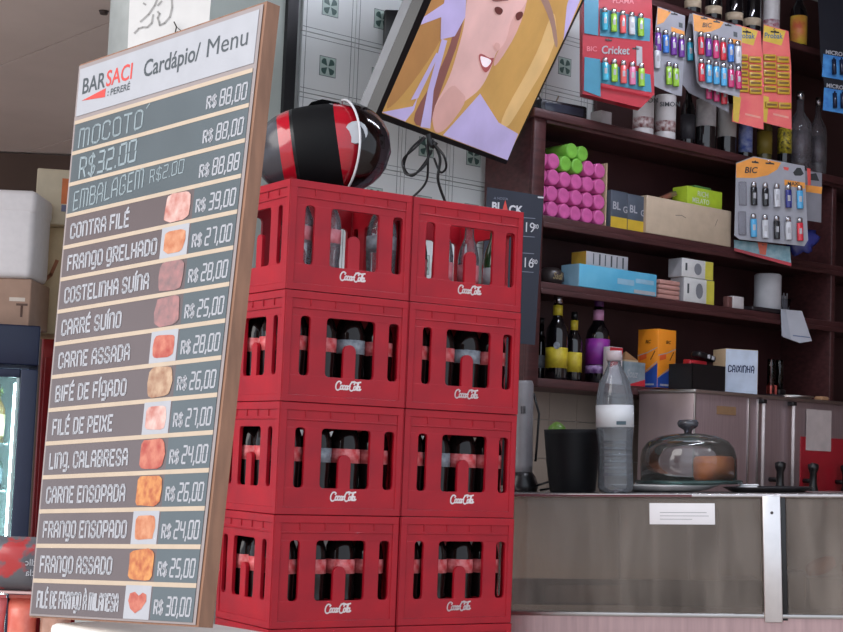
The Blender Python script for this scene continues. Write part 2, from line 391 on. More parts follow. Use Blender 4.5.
bquad('print_sheet', 0, 1, 0, 1, .0015, mat('sheet_border', (150, 138, 136), .5, var=.03), 'glossy printed sheet')
HT = .888; NR = 15; RP = HT/NR
bquad('header_panel', .012, .985, HT+.012, .992, .0028, WHITE, 'white header with title')
def tt(i): return HT-i*RP                      # top of row i
G = {'A': ([(0, 0), (0, .72), (.13, 1), (.37, 1), (.5, .72), (.5, 0)], [(0, .42), (.5, .42)]),
 'B': ([(0, 0), (0, 1), (.38, 1), (.47, .9), (.47, .64), (.38, .54), (0, .54)], [(.38, .54), (.5, .42), (.5, .1), (.4, 0), (0, 0)]),
 'C': ([(.5, .74), (.5, .88), (.38, 1), (.12, 1), (0, .88), (0, .12), (.12, 0), (.38, 0), (.5, .12), (.5, .26)],),
 'D': ([(0, 0), (0, 1), (.34, 1), (.5, .84), (.5, .16), (.34, 0), (0, 0)],),
 'E': ([(.46, 1), (0, 1), (0, 0), (.46, 0)], [(0, .52), (.38, .52)]), 'F': ([(.46, 1), (0, 1), (0, 0)], [(0, .5), (.38, .5)]),
 'G': ([(.5, .76), (.5, .88), (.38, 1), (.12, 1), (0, .88), (0, .12), (.12, 0), (.38, 0), (.5, .12), (.5, .46), (.28, .46)],),
 'g': ([(.5, .98), (.5, -.1), (.4, -.22), (.1, -.22)], [(.5, .86), (.38, 1), (.12, 1), (0, .86), (0, .24), (.12, .12), (.38, .12), (.5, .24)]),
 'H': ([(0, 0), (0, 1)], [(.5, 0), (.5, 1)], [(0, .5), (.5, .5)]), 'I': ([(0, 0), (0, 1)],), 'L': ([(0, 1), (0, 0), (.44, 0)],),
 'M': ([(0, 0), (0, 1), (.3, 1), (.36, .9), (.36, 0)], [(.36, .9), (.42, 1), (.62, 1), (.72, .88), (.72, 0)]),
 'N': ([(0, 0), (0, 1)], [(0, .84), (.14, 1), (.36, 1), (.5, .84), (.5, 0)]), 'n': ([(0, 0), (0, .76)], [(0, .6), (.14, .76), (.36, .76), (.5, .6), (.5, 0)]),
 'O': ([(.12, 0), (0, .12), (0, .88), (.12, 1), (.38, 1), (.5, .88), (.5, .12), (.38, 0), (.12, 0)],),
 'P': ([(0, 0), (0, 1), (.38, 1), (.5, .88), (.5, .54), (.38, .42), (0, .42)],),
 'R': ([(0, 0), (0, 1), (.38, 1), (.5, .88), (.5, .6), (.38, .48), (0, .48)], [(.28, .48), (.5, 0)]),
 'S': ([(.48, .8), (.48, .9), (.36, 1), (.12, 1), (0, .88), (0, .64), (.12, .54), (.38, .46), (.5, .36), (.5, .12), (.38, 0), (.12, 0), (0, .12), (0, .22)],),
 'T': ([(-.02, 1), (.5, 1)], [(.24, 1), (.24, 0)]), 'U': ([(0, 1), (0, .12), (.12, 0), (.38, 0), (.5, .12), (.5, 1)],),
 'X': ([(0, 1), (.5, 0)], [(.5, 1), (0, 0)]), 'Z': ([(0, 1), (.5, 1), (0, 0), (.5, 0)],),
 '.': ([(0, 0), (0, .06)],), ',': ([(.06, .08), (0, -.14)],), '$': ([(.48, .84), (.36, .96), (.12, .96), (0, .84), (0, .62), (.12, .54), (.38, .46), (.5, .36), (.5, .16), (.38, .04), (.12, .04), (0, .16)], [(.25, 1.08), (.25, -.08)])}
SEG = {'0': 'abcdef', '1': 'bc', '2': 'abged', '3': 'abgcd', '4': 'fgbc', '5': 'afgcd', '6': 'afgedc', '7': 'abc', '8': 'abcdefg', '9': 'abcdfg'}
def glyphs(txt, jitter=0):
    """list of strokes in unit height, and total width"""
    out = []; x = 0
    for ch in txt:
        acc = None; base = ch
        if ch in 'ÉÁÍ': acc = 1; base = {'É': 'E', 'Á': 'A', 'Í': 'I'}[ch]
        if ch in 'À': acc = -1; base = 'A'
        if ch == ' ': x += .34; continue
        if base.isdigit():
            e = .05; sg = {'a': [(e, 1), (.5-e, 1)], 'b': [(.5, 1-e), (.5, .5+e)], 'c': [(.5, .5-e), (.5, e)], 'd': [(e, 0), (.5-e, 0)], 'e': [(0, .5-e), (0, e)], 'f': [(0, 1-e), (0, .5+e)], 'g': [(e, .5), (.5-e, .5)]}
            st = [sg[q] for q in SEG[base]]
        else: st = G[base]
        wdt = max(p[0] for q in st for p in q)
        for q in st: out.append([(x+px+random.uniform(-jitter, jitter), pz+random.uniform(-jitter, jitter)) for px, pz in q])
        if acc: out.append([(x+wdt/2-.05*acc, 1.12), (x+wdt/2+.09*acc, 1.32)])
        x += wdt+.26
    return out, x-.26
def btext(txt, s0, s1, t0, h, wd, m, name='lettering', shear=-.03, jitter=0, tilt=0):
    st, W = glyphs(txt, jitter); kx = (s1-s0)/W; b = MB()
    wm = wd*h*BH
    fn = lambda x, z: Bp(s0+x/BW, t0+z/BH+tilt*x/BW, .0034)
    b.strokes([[((x+shear*z)*kx*BW, z*h*BH) for x, z in q] for q in st], wm, fn); return b.build(name, m, board)
rows = [('', '88,00'), ('', '88,00'), ('', '88,88'), ('CONTRA FILÉ', '39,00'), ('FRANgO gRELHADO', '27,00'), ('COSTELINHA SUÍNA', '28,00'), ('CARRÉ SUÍNO', '25,00'), ('CARNE ASSADA', '28,00'),
        ('BIFÉ DE FÍgADO', '26,00'), ('FILÉ DE PEIXE', '27,00'), ('LINg. CALABRESA', '24,00'), ('CARNE ENSOPADA', '26,00'), ('FRANgO ENSOPADO', '24,00'), ('FRANgO ASSADO', '25,00'), ('FILÉ DE FRANgO À MILANESA', '30,00')]
ends = [0, 0, 0, .40, .575, .55, .41, .48, .48, .42, .53, .535, .565, .50, .56]
foods = [mat('food_raw', (180, 110, 98), .5, c2=(214, 180, 170), scale=36), mat('food_orange', (176, 98, 60), .5, c2=(206, 148, 112), scale=44), mat('food_pink', (166, 116, 114), .5, c2=(124, 100, 100), scale=48),
         mat('food_red', (164, 64, 54), .5, c2=(196, 120, 98), scale=44), mat('food_stew', (168, 84, 48), .5, c2=(206, 140, 80), scale=60), mat('food_brown', (150, 108, 82), .5, c2=(190, 160, 132), scale=48)]
fsel = [0, 0, 0, 0, 1, 2, 2, 3, 5, 0, 3, 4, 1, 4, 3]
for i, (nm, pr) in enumerate(rows):
    z1, z0 = tt(i), tt(i+1); dark = i < 3
    bquad('row_panel', .012, .985, z0+.0035, z1-.0035, .0026, SLATE if dark else TAUPE)
    if not dark: bquad('price_panel', .752, .985, z0+.0035, z1-.0035, .0029, SLATE)
    bquad('divider_line', .008, .985, z1-.0036, z1+.0036, .0032, CREAM)
    if nm:
        btext(nm, .05, ends[i], z0+RP*.26, RP*.42, .19, WHITE)
        fm = foods[fsel[i]]; plate = i in (4, 7, 9, 12, 14)
        s0, s1, q0, q1 = .598, .745, z0+RP*.06, z1-RP*.04
        if plate: bquad('picture_plate', s0, s1, q0, q1, .0033, WHITE)
        k = .012 if plate else 0; b = MB(); cs, ct = (s0+s1)/2, (q0+q1)/2; hs, ht = (s1-s0)/2-k, (q1-q0)/2-k*.5
        if i == 14: P = [(-.1, -.85), (.45, -.5), (.85, .1), (.8, .6), (.45, .75), (.1, .5), (-.3, .8), (-.75, .65), (-.85, .1), (-.6, -.5)]
        else: P = [(math.copysign(abs(math.cos(a))**.45, math.cos(a))*random.uniform(.86, 1), math.copysign(abs(math.sin(a))**.45, math.sin(a))*random.uniform(.88, 1)) for a in [2*math.pi*j/14 for j in range(14)]]
        b.poly([Bp(cs+hs*x, ct+ht*z, .0037) for x, z in P]); b.build('food_picture', fm, board)
    btext('R$', .772, .818, z0+RP*.24, RP*.33, .2, WHITE)
    btext(pr, .838, .966, z0+RP*.22, RP*.45, .13, WHITE, shear=.05)
btext('MOCOTO', .05, .42, tt(1)+RP*.14, RP*.56, .12, CHALK, 'chalk_lettering', .0, .03, .012); btext(',', .44, .455, tt(1)+RP*.86, RP*.5, .1, CHALK, 'chalk_lettering', 0)
btext('R$32.00', .07, .40, tt(2)+RP*.12, RP*.64, .12, CHALK, 'chalk_lettering', .0, .03, .02)
btext('EMBALAGEM', .05, .46, tt(3)+RP*.14, RP*.56, .10, CHALK, 'chalk_lettering', .0, .03, .03); btext('R$2.00', .50, .68, tt(3)+RP*.42, RP*.38, .10, CHALK, 'chalk_lettering', .0, .03, .03)
# header lettering with the built-in font, mapped onto the board
def bfont(s, s0, t0, h, m, sx=1, bold=.0, name='lettering', s1=None):
    me = text_mesh(s, h*BH, bold).copy(); w_ = max(v.co.x for v in me.vertices)
    if s1: sx = (s1-s0)*BW/w_
    for v in me.vertices: v.co = Bp(s0+v.co.x*sx/BW, t0+v.co.z/BH, .0033)
    me.materials.clear(); me.materials.append(m); return link(name, me, board)
bfont('BAR', .035, HT+.053, .030, INK, bold=.02, s1=.178); bfont('SACI', .182, HT+.053, .030, INKRED, bold=.02, s1=.335)
bfont('PERERÉ', .215, HT+.033, .0125, INK, bold=.02, s1=.33); bfont(':', .198, HT+.034, .012, INK, bold=.05)
b = MB(); b.poly([Bp(.04, HT+.040, .0033), Bp(.185, HT+.033, .0033), Bp(.185, HT+.050, .0033)]); b.build('arrow_mark', INKRED, board)
bfont('Cardápio/', .40, HT+.048, .031, INK, bold=.02, s1=.705); bfont('Menu', .735, HT+.048, .033, INK, bold=0, s1=.945)
# what the board stands on
pb = (Q[0]+Q[1])/2; ub = (Q[1]-Q[0]); ub.z = 0; ub.normalize(); nb_ = V((-ub.y, ub.x, 0))
if nb_.dot(_F) < 0: nb_ = -nb_
t = thing('white_chest', 'white foam chest supporting the bottom edge of the menu board', 'chest', frame(V((pb.x, pb.y, 0)), ub, nb_, Z))
zt_ = min(Q[0].z, Q[1].z)-.006
MB().rbox(-.19, .14, -.004, .3, 0, zt_-.04, .012).build('body', mat('white_foam', (222, 216, 208), .7, var=.04), t); MB().rbox(-.20, .15, -.01, .31, zt_-.04, zt_, .012).build('lid', mat('white_foam2', (230, 224, 216), .7, var=.04), t)
# paper sheet behind the board with its wire
P0 = pt(130, 62, 4.6)
pf = frame(P0, _R, V((0, 1, 0)), V((-math.sin(ROLL), 0, math.cos(ROLL)))); k = 4.6/FPX
t = thing('paper_sign', 'white paper sheet with grey pencil lines hanging above the menu board', 'sign', pf)
MB().prism([(-3*k, 0, 0), (76*k, 0, 4*k), (84*k, 0, 120*k), (0, 0, 120*k)], (0, .004, 0)).build('sheet', mat('sign_paper', (224, 220, 216), .8, var=.03), t)
q_ = lambda x, y: ((125+x/9.37-130)*k, (62-y/9.37)*k)
MB().strokes([[q_(*p) for p in st] for st in ([(140, 195), (215, 125), (270, 40), (300, -40)], [(85, 305), (125, 262), (160, 250), (205, 248), (245, 210), (258, 130)], [(300, 100), (318, 120), (300, 160), (315, 200), (320, 230), (365, 210), (415, 150), (435, 60), (430, -20), (380, -90)], [(165, 20), (185, 32)], [(300, 40), (335, 0)])], .0055, lambda x, z: (x, -.001, z)).build('pencil_sketch', mat('grey_ink', (170, 166, 162), .8), t)
MB().tube([(44*k, -.004, 24*k), (47*k, -.02, 34*k), (52*k, -.012, 30*k), (58*k, -.01, 31*k)], .0022).tube([(47*k, -.012, 34*k), (44*k, -.012, 40*k)], .002).tube([(45*k, -.01, 22*k), (48*k, -.015, 30*k)], .0022).build('wire_tie', mat('wire', (70, 66, 62), .5, .5), t)
# added fill lamp, out of view on the bar ceiling, brightens the shelves
lf = thing('added_fill_lamp', 'added fluorescent fill lamp, unseen above the bar counter', 'lamp', frame(V((1.25, 5.0, ZT)), uw, nw, Z))
MB().rbox(-.65, .65, -.07, .07, -.05, -.0005, .01).build('housing', WHITE, lf)
for y in (-.035, .035): MB().lathe([(.014, -.6), (.014, .6)], 12, axis='x', c=(0, y, -.068)).build('tube', mat('fill_lamp_tube', (236, 240, 255), .5, emit=80, var=0), lf)
# ------------------------------------------------------------------ shelving
zA = tz(650, 135)[1]; zB = tz(620, 228)[1]; zC = tz(620, 292)[1]; zD = tz(600, 383)[1]; zU = tz(796, 42)[1]
SW = tz(905, 200)[0]; ST = .034
sh = thing('shelving_unit', 'dark reddish wooden wall shelving crowded with goods behind the counter', 'shelf', wf(0, 0, zD))
def sbx(name, x0, x1, y0, y1, z0, z1, m=None, lab=None):
    o = MB().rbox(x0, x1, y0, y1, z0-zD, z1-zD, .004).build(name, m or WOOD, sh, lab); return o
sbx('side_panel', -.03, 0, .012, WD-.03, zD-.03, zA)
sbx('front_stile', -.035, .025, -.006, .012, zD-.03, zA-.004)
sbx('shelf', -.05, SW, -.022, WD-.03, zA-ST, zA)
for z in (zB, zC, zD): sbx('shelf', .001, SW, 0, WD-.03, z-ST, z)
for z in (zA, zB, zC): sbx('shelf_lip', .026, SW, -.008, -.001, z-ST-.012, z-ST+.008)
tu = tz(598, 60, WD-.03)[0]
sbx('shelf', tu, SW, .0, WD-.03, zU-.03, zU)
sbx('back_panel', .001, SW, WD-.03, WD-.012, zD-.03, zA, mat('back_wood', (66, 34, 36), .5, var=.15, scale=4))
sbx('back_panel', tu, SW, WD-.03, WD-.012, zA+.001, zU+.34, mat('back_wood2', (72, 44, 44), .5, var=.15, scale=4))
tq = tz(832, 250)[0]
sbx('upright', tq, tq+.03, .001, WD-.03, zD, zA-ST-.001)
LVL = {'A': zA, 'B': zB, 'C': zC, 'D': zD, 'U': zU}
def span(x0, x1, y, d): return tz(x0, y, d)[0], tz(x1, y, d)[0]
def sbox(name, label, cat, x0, x1, ytop, lv, m, d=.03, dp=.08, yb=None, group=None, zz=None, r=.002, part='carton'):
    """carton standing on a shelf; width and height from its outline on the plane d behind the shelf front"""
    z0 = LVL[lv] if zz is None else zz
    yb_ = yb if yb else ytop+20; t0, t1 = span(x0, x1, yb_, d); h = tz((x0+x1)/2, ytop, d)[1]-z0
    T = thing(name, label, cat, wf(t0, d, z0), group); w_ = t1-t0
    MB().rbox(0, w_, 0, dp, 0.0005, h, r).build(part, m, T)
    return T, w_, h
def face(T, x0, x1, z0, z1, m, name='print', y=-.0008, label=None):
    return MB().box(x0, x1, y, .0005, z0, z1).build(name, m, T, label)
def lside(T, y0, y1, z0, z1, m, name='print'):
    return MB().box(-.0008, .0005, y0, y1, z0, z1).build(name, m, T)
# rolls of bags
PINK = mat('pink_roll', (206, 92, 158), .5, var=.08, scale=30); LIME = mat('green_roll', (120, 186, 66), .5, var=.08, scale=30)
t0r = .004; RR = (tz(607, 190, .02)[0]-t0r)/12.3
def roll_mesh(m):
    R_ = RR-.0004
    return MB().lathe([(.0, .003), (.010, .002), (R_*.75, .0005), (R_*.92, .001), (R_, .005), (R_, .20), (.02, .203)], 16, axis='y').mesh('roll', m)
rp_, rg_ = roll_mesh(PINK), roll_mesh(LIME)
R_ = RR
rn = ['bottom', 'second', 'third', 'fourth', 'top']; cn = ['far left', 'second', 'third', 'fourth', 'fifth', 'far right']
for j in range(5):
    for i in range(6):
        g = j == 4 or (j == 3 and i in (2, 3))
        if j == 4 and i not in (2, 3): continue
        x = t0r+R_+i*R_*2.04+(R_ if j == 4 else 0); z = zB+R_+.0005+(j*R_*2.0 if j < 4 else 3*R_*2+R_*1.74)
        o = link('bag_roll', rg_ if g else rp_); place(o, wf(x, .02+random.uniform(0, .008), z))
        tag(o, f'{"lime green" if g else "pink"} plastic bag roll, {cn[i]} in the {rn[j]} row of the pile', 'roll', 'pink and green bag rolls on the shelf')
o = MB().rbox(0, .006, 0, .2, 0, .25, .001).build('cardboard_divider', CARD); place(o, wf(t0r+R_*12.45, .03, zB)); tag(o, 'cream cardboard upright right of the pink rolls', 'cardboard')
# level B cartons
GREYB = mat('slate_carton', (78, 86, 98), .45, var=.06); YEL = mat('yellow_print', (206, 172, 52), .5)
for k, (x0, x1) in enumerate(((610.5, 627), (627.5, 645))):
    T, w_, h = sbox('dark_carton', f'dark grey carton with yellow base, {"left" if k == 0 else "right"} of the pair beside the rolls', 'box', x0, x1, (191, 195)[k], 'B', GREYB, .015, .09, 222, 'dark cartons by the rolls')
    face(T, .001, w_-.001, .001, h*.3, YEL, 'yellow_band'); text(T, 'BL', w_*.08, -.0014, h*.5, h*.2, WHITE, .03); text(T, 'G', w_*.72, -.0014, h*.45, h*.17, WHITE, .03)
T, w_, h = sbox('long_carton', 'long beige cardboard tray carton under the lime green box', 'box', 646, 731, 203, 'B', mat('beige_carton', (196, 176, 152), .75, var=.06), .0, .11, 232)
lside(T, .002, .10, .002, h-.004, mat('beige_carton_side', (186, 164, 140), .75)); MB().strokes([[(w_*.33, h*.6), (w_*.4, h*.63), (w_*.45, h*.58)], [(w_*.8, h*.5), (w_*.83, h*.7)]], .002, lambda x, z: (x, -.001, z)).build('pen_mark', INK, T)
zl = zB+h+.001
T, w_, h = sbox('green_carton', 'small lime green carton lying on the long cardboard tray', 'box', 687, 722, 189, 'B', mat('lime_carton', (176, 204, 52), .5), .02, .08, 205, zz=zl)
text(T, 'RICH', w_*.28, -.001, h*.55, h*.28, mat('dark_green_ink', (206, 214, 196), .6), .02); text(T, 'MELATO', w_*.14, -.001, h*.15, h*.28, mat('dark_green_ink', (206, 214, 196), .6), .02, sx=.9)
zg = zl+h
T = thing('flat_pack', 'thin green and red pack leaning behind the lime green box', 'box', wf(tz(664, 205, .05)[0], .05, zl)); b = MB()
o = MB().rbox(0, .085, 0, .03, 0, .018, .002).build('pack', mat('green_dark', (64, 110, 66), .5, c2=(150, 60, 60), scale=14), T); o.rotation_euler = (0, -.42, 0)
o = MB().rbox(0, .1, 0, .06, 0, .012, .002).build('small_green_carton', mat('green_dark2', (84, 130, 70), .5)); place(o, wf(tz(694, 190, .04)[0], .035, zg+.0005)); tag(o, 'flat green carton on top of the lime green box', 'box')
# level C
T = thing('dark_package', 'dark bag with gold script beside the blue carton', 'package', wf(tz(549, 280, .04)[0], .04, zC))
MB().lathe([(.0, 0), (.035, .002), (.052, .02), (.05, .05), (.03, .068), (0, .07)], 16, c=(.055, .05, 0)).build('pouch', mat('dark_pouch', (52, 44, 44), .35), T); text(T, 'Sadi', .015, -.004, .022, .026, mat('gold_ink', (150, 134, 96), .5), .01, .4, .8)
T, w_, h = sbox('blue_carton', 'long light blue carton lying flat under the white tubes box', 'box', 579, 656.5, 269, 'C', mat('sky_carton', (86, 172, 208), .45, c2=(110, 188, 218), scale=8), .0, .1, 290)
lside(T, .002, .098, .001, h-.001, mat('pale_blue', (150, 192, 216), .5)); face(T, w_*.48, w_*.70, h*.35, h*.6, mat('pale_blue', (150, 192, 216), .5)); face(T, w_*.72, w_*.96, h*.5, h*.7, mat('pale_blue', (150, 192, 216), .5)); face(T, w_*.7, w_*.98, h*.04, h*.2, WHITE)
zb2 = zC+h+.001
T, w_, h = sbox('white_carton', 'white carton with dark upright bars and an orange end on the blue carton', 'box', 586, 628, 254, 'C', WHITE, .015, .08, 268, zz=zb2)
lside(T, .001, .079, .001, h-.001, mat('amber_print', (206, 156, 60), .5))
for k in range(6): face(T, w_*(.16+.14*k), w_*(.18+.14*k)+.003*(k % 2), h*.1, h*.9, INK, 'bar_print')
for k in range(4):
    T, w_, h = sbox('pink_pack', f'flat salmon pink paper pack, {("lowest", "second", "third", "topmost")[k]} of the small stack', 'pack', 657.5+k*.6, 679.5, 273, 'C', mat('salmon', (190, 140, 130), .7), .02, .08, 294, 'salmon packs', zz=0)
    bpy.data.objects.remove(T.children[0]); hh = .0195
    MB().rbox(0, w_, 0, .08, 0.0005, hh-.001, .004).build('pack', mat('salmon', (190, 140, 130), .7), T); T.matrix_world = wf(tz(658+k*.6, 290, .02)[0], .02, zC+k*hh)
zz_ = zC
for k in range(2):
    T, w_, h = sbox('white_carton', f'white carton with grey oval and yellow end, {("lower", "upper")[k]} of two', 'box', 684-k*2, 714-k, (279, 260)[k], 'C', mat('carton_white', (214, 214, 212), .5), .01, .075, (297, 277)[k], 'white cartons with yellow ends', zz=zz_)
    zz_ += h+.001; face(T, w_*.74, w_-.001, .001, h-.001, mat('carton_yellow', (206, 196, 76), .5), 'yellow_end')
    b = MB().poly([(w_*.5+w_*.12*math.cos(a), -.001, h*.5+h*.32*math.sin(a)) for a in [k_*math.pi/8 for k_ in range(16)]]); b.build('oval_print', mat('oval_grey', (128, 130, 136), .5), T)
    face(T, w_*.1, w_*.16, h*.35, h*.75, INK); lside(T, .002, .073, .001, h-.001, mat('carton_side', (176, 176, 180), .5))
    MB().strokes([[(.0, .015), (.0, h-.01)], [(.0, .02), (.0, h-.02)]], .01, lambda x, z: (-.001, .03+z*0, z)).build('side_print', INK, T)
tR0, tR1 = span(754, 781, 290, .08); T = thing('paper_roll', 'white toilet paper roll standing on the dark tray', 'paper roll', wf((tR0+tR1)/2, .08, zC+.021)); rr = 13.5*sdepth(768, 290, .08)/FPX
hh = tz(768, 273, .05)[1]-zC-.021
MB().lathe([(.018, hh), (rr-.006, hh), (rr, hh-.006), (rr, .006), (rr-.004, 0)], 24).lathe([(.018, hh), (.018, .02)], 16).build('paper', mat('tissue', (208, 208, 214), .85, var=.05), T)
t0, t1 = span(753, 802, 302, .0); o = MB().rbox(0, t1-t0, 0, .16, 0, .019, .006).build('dark_tray', mat('dark_tray', (38, 32, 36), .4)); place(o, wf(t0, .0, zC+.0005)); tag(o, 'dark flat tray under the toilet paper roll', 'tray')
t0 = tz(789, 297, .04)[0]; T = thing('straw_cup', 'small clear cup holding white sticks beside the toilet paper', 'cup', wf(t0, .06, zC+.021)); MB().lathe([(.0, .001), (.018, .001), (.024, .055), (.0235, .055)], 14).build('cup', glass('cup_glass', (220, 220, 225), .2), T)
for k in range(4): o = MB().tube([(-.012+.008*k, 0, .004), (-.016+.011*k, .004, .07+.012*(k % 2))], .0028, 6).build('stick', WHITE, T)
T, w_, h = sbox('eraser_box', 'tiny white and brown box at the shelf edge before the tray', 'box', 733, 744, 296.5, 'C', mat('white_small', (206, 200, 200), .6), .01, .03, 301); MB().rbox(-.03, -.001, .002, .028, 0, h*.9, .002).build('sleeve', mat('brown_small', (110, 70, 66), .6), T)
# receipt sheets hanging below shelf C
Pq = [hit(x, y, PS-nw*.012, nw) for x, y in ((781, 309), (802, 311), (812, 341), (800, 343), (783, 337))]; r0 = Pq[0].copy()
T = thing('paper_slip', 'white paper slips hanging from the shelf edge below the tray', 'paper', Matrix.Translation(r0)); PAP = mat('slip_paper', (206, 210, 220), .8, var=.03)
MB().prism([p-r0 for p in Pq], nw*.0012).build('slip', PAP, T)
Pq2 = [hit(x, y, PS-nw*.015, nw) for x, y in ((781, 309), (786, 310), (791, 339), (782, 336))]; MB().prism([p-r0 for p in Pq2], nw*.0012).build('slip', mat('slip_paper2', (190, 196, 208), .8), T)
MB().prism([hit(x, y, PS-nw*.0128, nw)-r0 for x, y in ((793, 335), (810, 337), (810, 338), (793, 336))], nw*.0004).build('print', mat('blue_ink', (110, 130, 170), .8), T)
# level D bottles
def profile_bottle(name, label, px, wpx, ytop, lv, d, bodym, parts, capm, group=None, h=None, neck=.36, capn='cap', zz=None):
    z0 = LVL[lv] if zz is None else zz
    t = tz(px, 370 if lv == 'D' else 120, d)[0]; D = sdepth(px, 300, d); r = wpx/2*D/FPX
    if h is None: h = tz(px, ytop, d)[1]-z0
    T = thing(name, label, 'bottle', wfc(t, d, z0+.0005), group); rn_ = r*neck
    pr = [(0, 0), (r*.9, 0), (r, .01), (r, h*.55), (r*.9, h*.62), (r*.55, h*.70), (rn_*1.05, h*.76), (rn_, h*.92)]
    MB().lathe(pr, 20).build('glass', bodym, T); MB().lathe([(rn_*1.12, h*.9), (rn_*1.12, h), (0, h)], 16).build(capn, capm, T)
    for nm, a, c, m in parts:
        ra = r*1.012 if c < .6 else rn_*1.25
        MB().lathe([(ra, h*a), (ra, h*c)], 20).build(nm, m, T)
    return T, r, h
DKB = mat('dark_glass', (14, 12, 16), .07, coat=.6); YL = mat('label_yellow', (206, 188, 52), .5, c2=(186, 160, 40), scale=50); PURP = mat('label_purple', (150, 50, 150), .4, c2=(110, 36, 130), scale=20)
profile_bottle('dark_bottle', 'dark bottle half hidden at the far left of the lowest shelf', 540, 15, 318, 'D', .17, DKB, [('label', .2, .4, LABW)], BLACK, 'dark bottles on the lowest shelf')
T, r, h = profile_bottle('yellow_label_bottle', 'larger dark bottle with yellow label and yellow neck band', 556, 22, 295, 'D', .07, DKB, [('label', .14, .38, YL), ('neck_band', .76, .88, YL)], SILV, 'dark bottles on the lowest shelf')
MB().poly([(.012*math.cos(a), -r*1.03, h*.4+.014*math.sin(a)) for a in [k*math.pi/8 for k in range(16)]]).build('seal_print', LABW, T)
profile_bottle('yellow_label_bottle', 'smaller dark bottle with yellow label behind the larger one', 573, 17, 312, 'D', .09, DKB, [('label', .14, .42, YL), ('neck_band', .74, .88, YL)], BLACK, 'dark bottles on the lowest shelf')
profile_bottle('purple_bottle', 'dark bottle with purple label, pink neck and purple cap', 597, 24, 298, 'D', .09, DKB, [('label', .22, .52, PURP), ('neck_band', .74, .86, mat('pink_foil', (214, 150, 190), .35)), ('lower_label', .12, .21, mat('grape_label', (170, 140, 186), .5, c2=(90, 40, 110), scale=60))], mat('purple_cap', (84, 36, 96), .4), 'dark bottles on the lowest shelf')
T, w_, h = sbox('red_white_carton', 'white and red carton behind the water bottle', 'box', 609, 622, 347, 'D', mat('white_carton_red', (214, 206, 208), .5), .0, .035, 380)
b = MB().prism([(.001, -.0008, h*.45), (w_*.7, -.0008, h*.55), (w_-.001, -.0008, h*.85), (w_-.001, -.0008, h-.002), (.001, -.0008, h-.002)], (0, .001, 0)); b.build('red_print', mat('print_red', (196, 44, 56), .5), T)
T, w_, h = sbox('brown_pyramid', 'small tan wedge shaped pack behind the grey and red carton', 'pack', 624, 638, 360, 'D', CARD, .06, .05, 380)
b = MB().add([(0, 0, h), (w_, 0, h), (w_, .05, h), (0, .05, h), (w_*.4, .025, h+.035)], [(0, 1, 4), (1, 2, 4), (2, 3, 4), (3, 0, 4)]); b.build('peak', mat('tan_peak', (150, 112, 76), .6), T)
T, w_, h = sbox('grey_red_carton', 'grey carton with white script and red corner left of the orange box', 'box', 624, 645, 362, 'D', mat('grey_carton', (150, 158, 164), .5, c2=(110, 124, 130), scale=20), .005, .05, 384)
text(T, 'Souz', w_*.08, -.0014, h*.35, h*.32, WHITE, .02, .35, .75); MB().prism([(w_*.1, -.0008, .001), (w_-.001, -.0008, .001), (w_-.001, -.0008, h*.3)], (0, .001, 0)).build('red_print', mat('print_red', (196, 44, 56), .5), T)
# orange pen box seen on its corner
D_ = sdepth(657, 380, -.01); kx = D_/FPX; M = rz(frame(hit(657, 388.5, PS-nw*.012, nw), V((1, 0, 0)), V((0, 1, 0)), Z), math.radians(40)); M.translation.z = zD+.0005
T = thing('pen_carton', 'tall orange pen carton with blue swoosh, standing on its corner toward us', 'box', M); s_ = 27*kx; h = tz(657, 329, 0)[1]-zD
ORN = mat('orange_carton', (240, 146, 36), .45, var=.04); BLU = mat('blue_print', (40, 80, 168), .5)
MB().rbox(0, s_, 0, s_, 0, h, .001).build('carton', ORN, T)
for nm, fn in (('front', lambda x, z, o=.0008: (x, -o, z)), ('side', lambda x, z, o=.0008: (-o, s_-x, z))):
    MB().prism([fn(.001, .001), fn(s_-.001, .001), fn(s_-.001, h*.42), fn(s_*.6, h*.3), fn(.001, h*.16)], V(fn(0, 0, -.0002))-V(fn(0, 0, .0008))).build('blue_print', BLU, T)
    MB().strokes([[(.002, h*.55), (s_*.5, h*.6), (s_-.003, h*.68)], [(.003, h*.17), (s_*.6, h*.33), (s_-.003, h*.44)]], .003, lambda x, z: fn(x, z, .0014)).build('white_line', WHITE, T)
    MB().strokes([[(s_*.66, h*.48), (s_*.86, h*.62)]], .004, lambda x, z: fn(x, z, .0015)).build('pen_print', BLACK, T)
    MB().poly([fn(s_*.1, h*.46, .0012), fn(s_*.45, h*.5, .0012), fn(s_*.45, h*.58, .0012), fn(s_*.1, h*.56, .0012)]).build('red_print', mat('print_orange_red', (226, 92, 40), .5), T)
    MB().poly([fn(s_*.15, h*.04, .0012), fn(s_*.85, h*.04, .0012), fn(s_*.85, h*.07, .0012), fn(s_*.15, h*.07, .0012)]).build('white_line', WHITE, T)
text(T, 'BIC', s_*.42, -.0016, h*.76, h*.055, BLACK, .02, .2); text(T, 'BIC', -.0016, s_*.62, h*.76, h*.055, BLACK, .02, .2).rotation_euler = (0, 0, -math.pi/2)
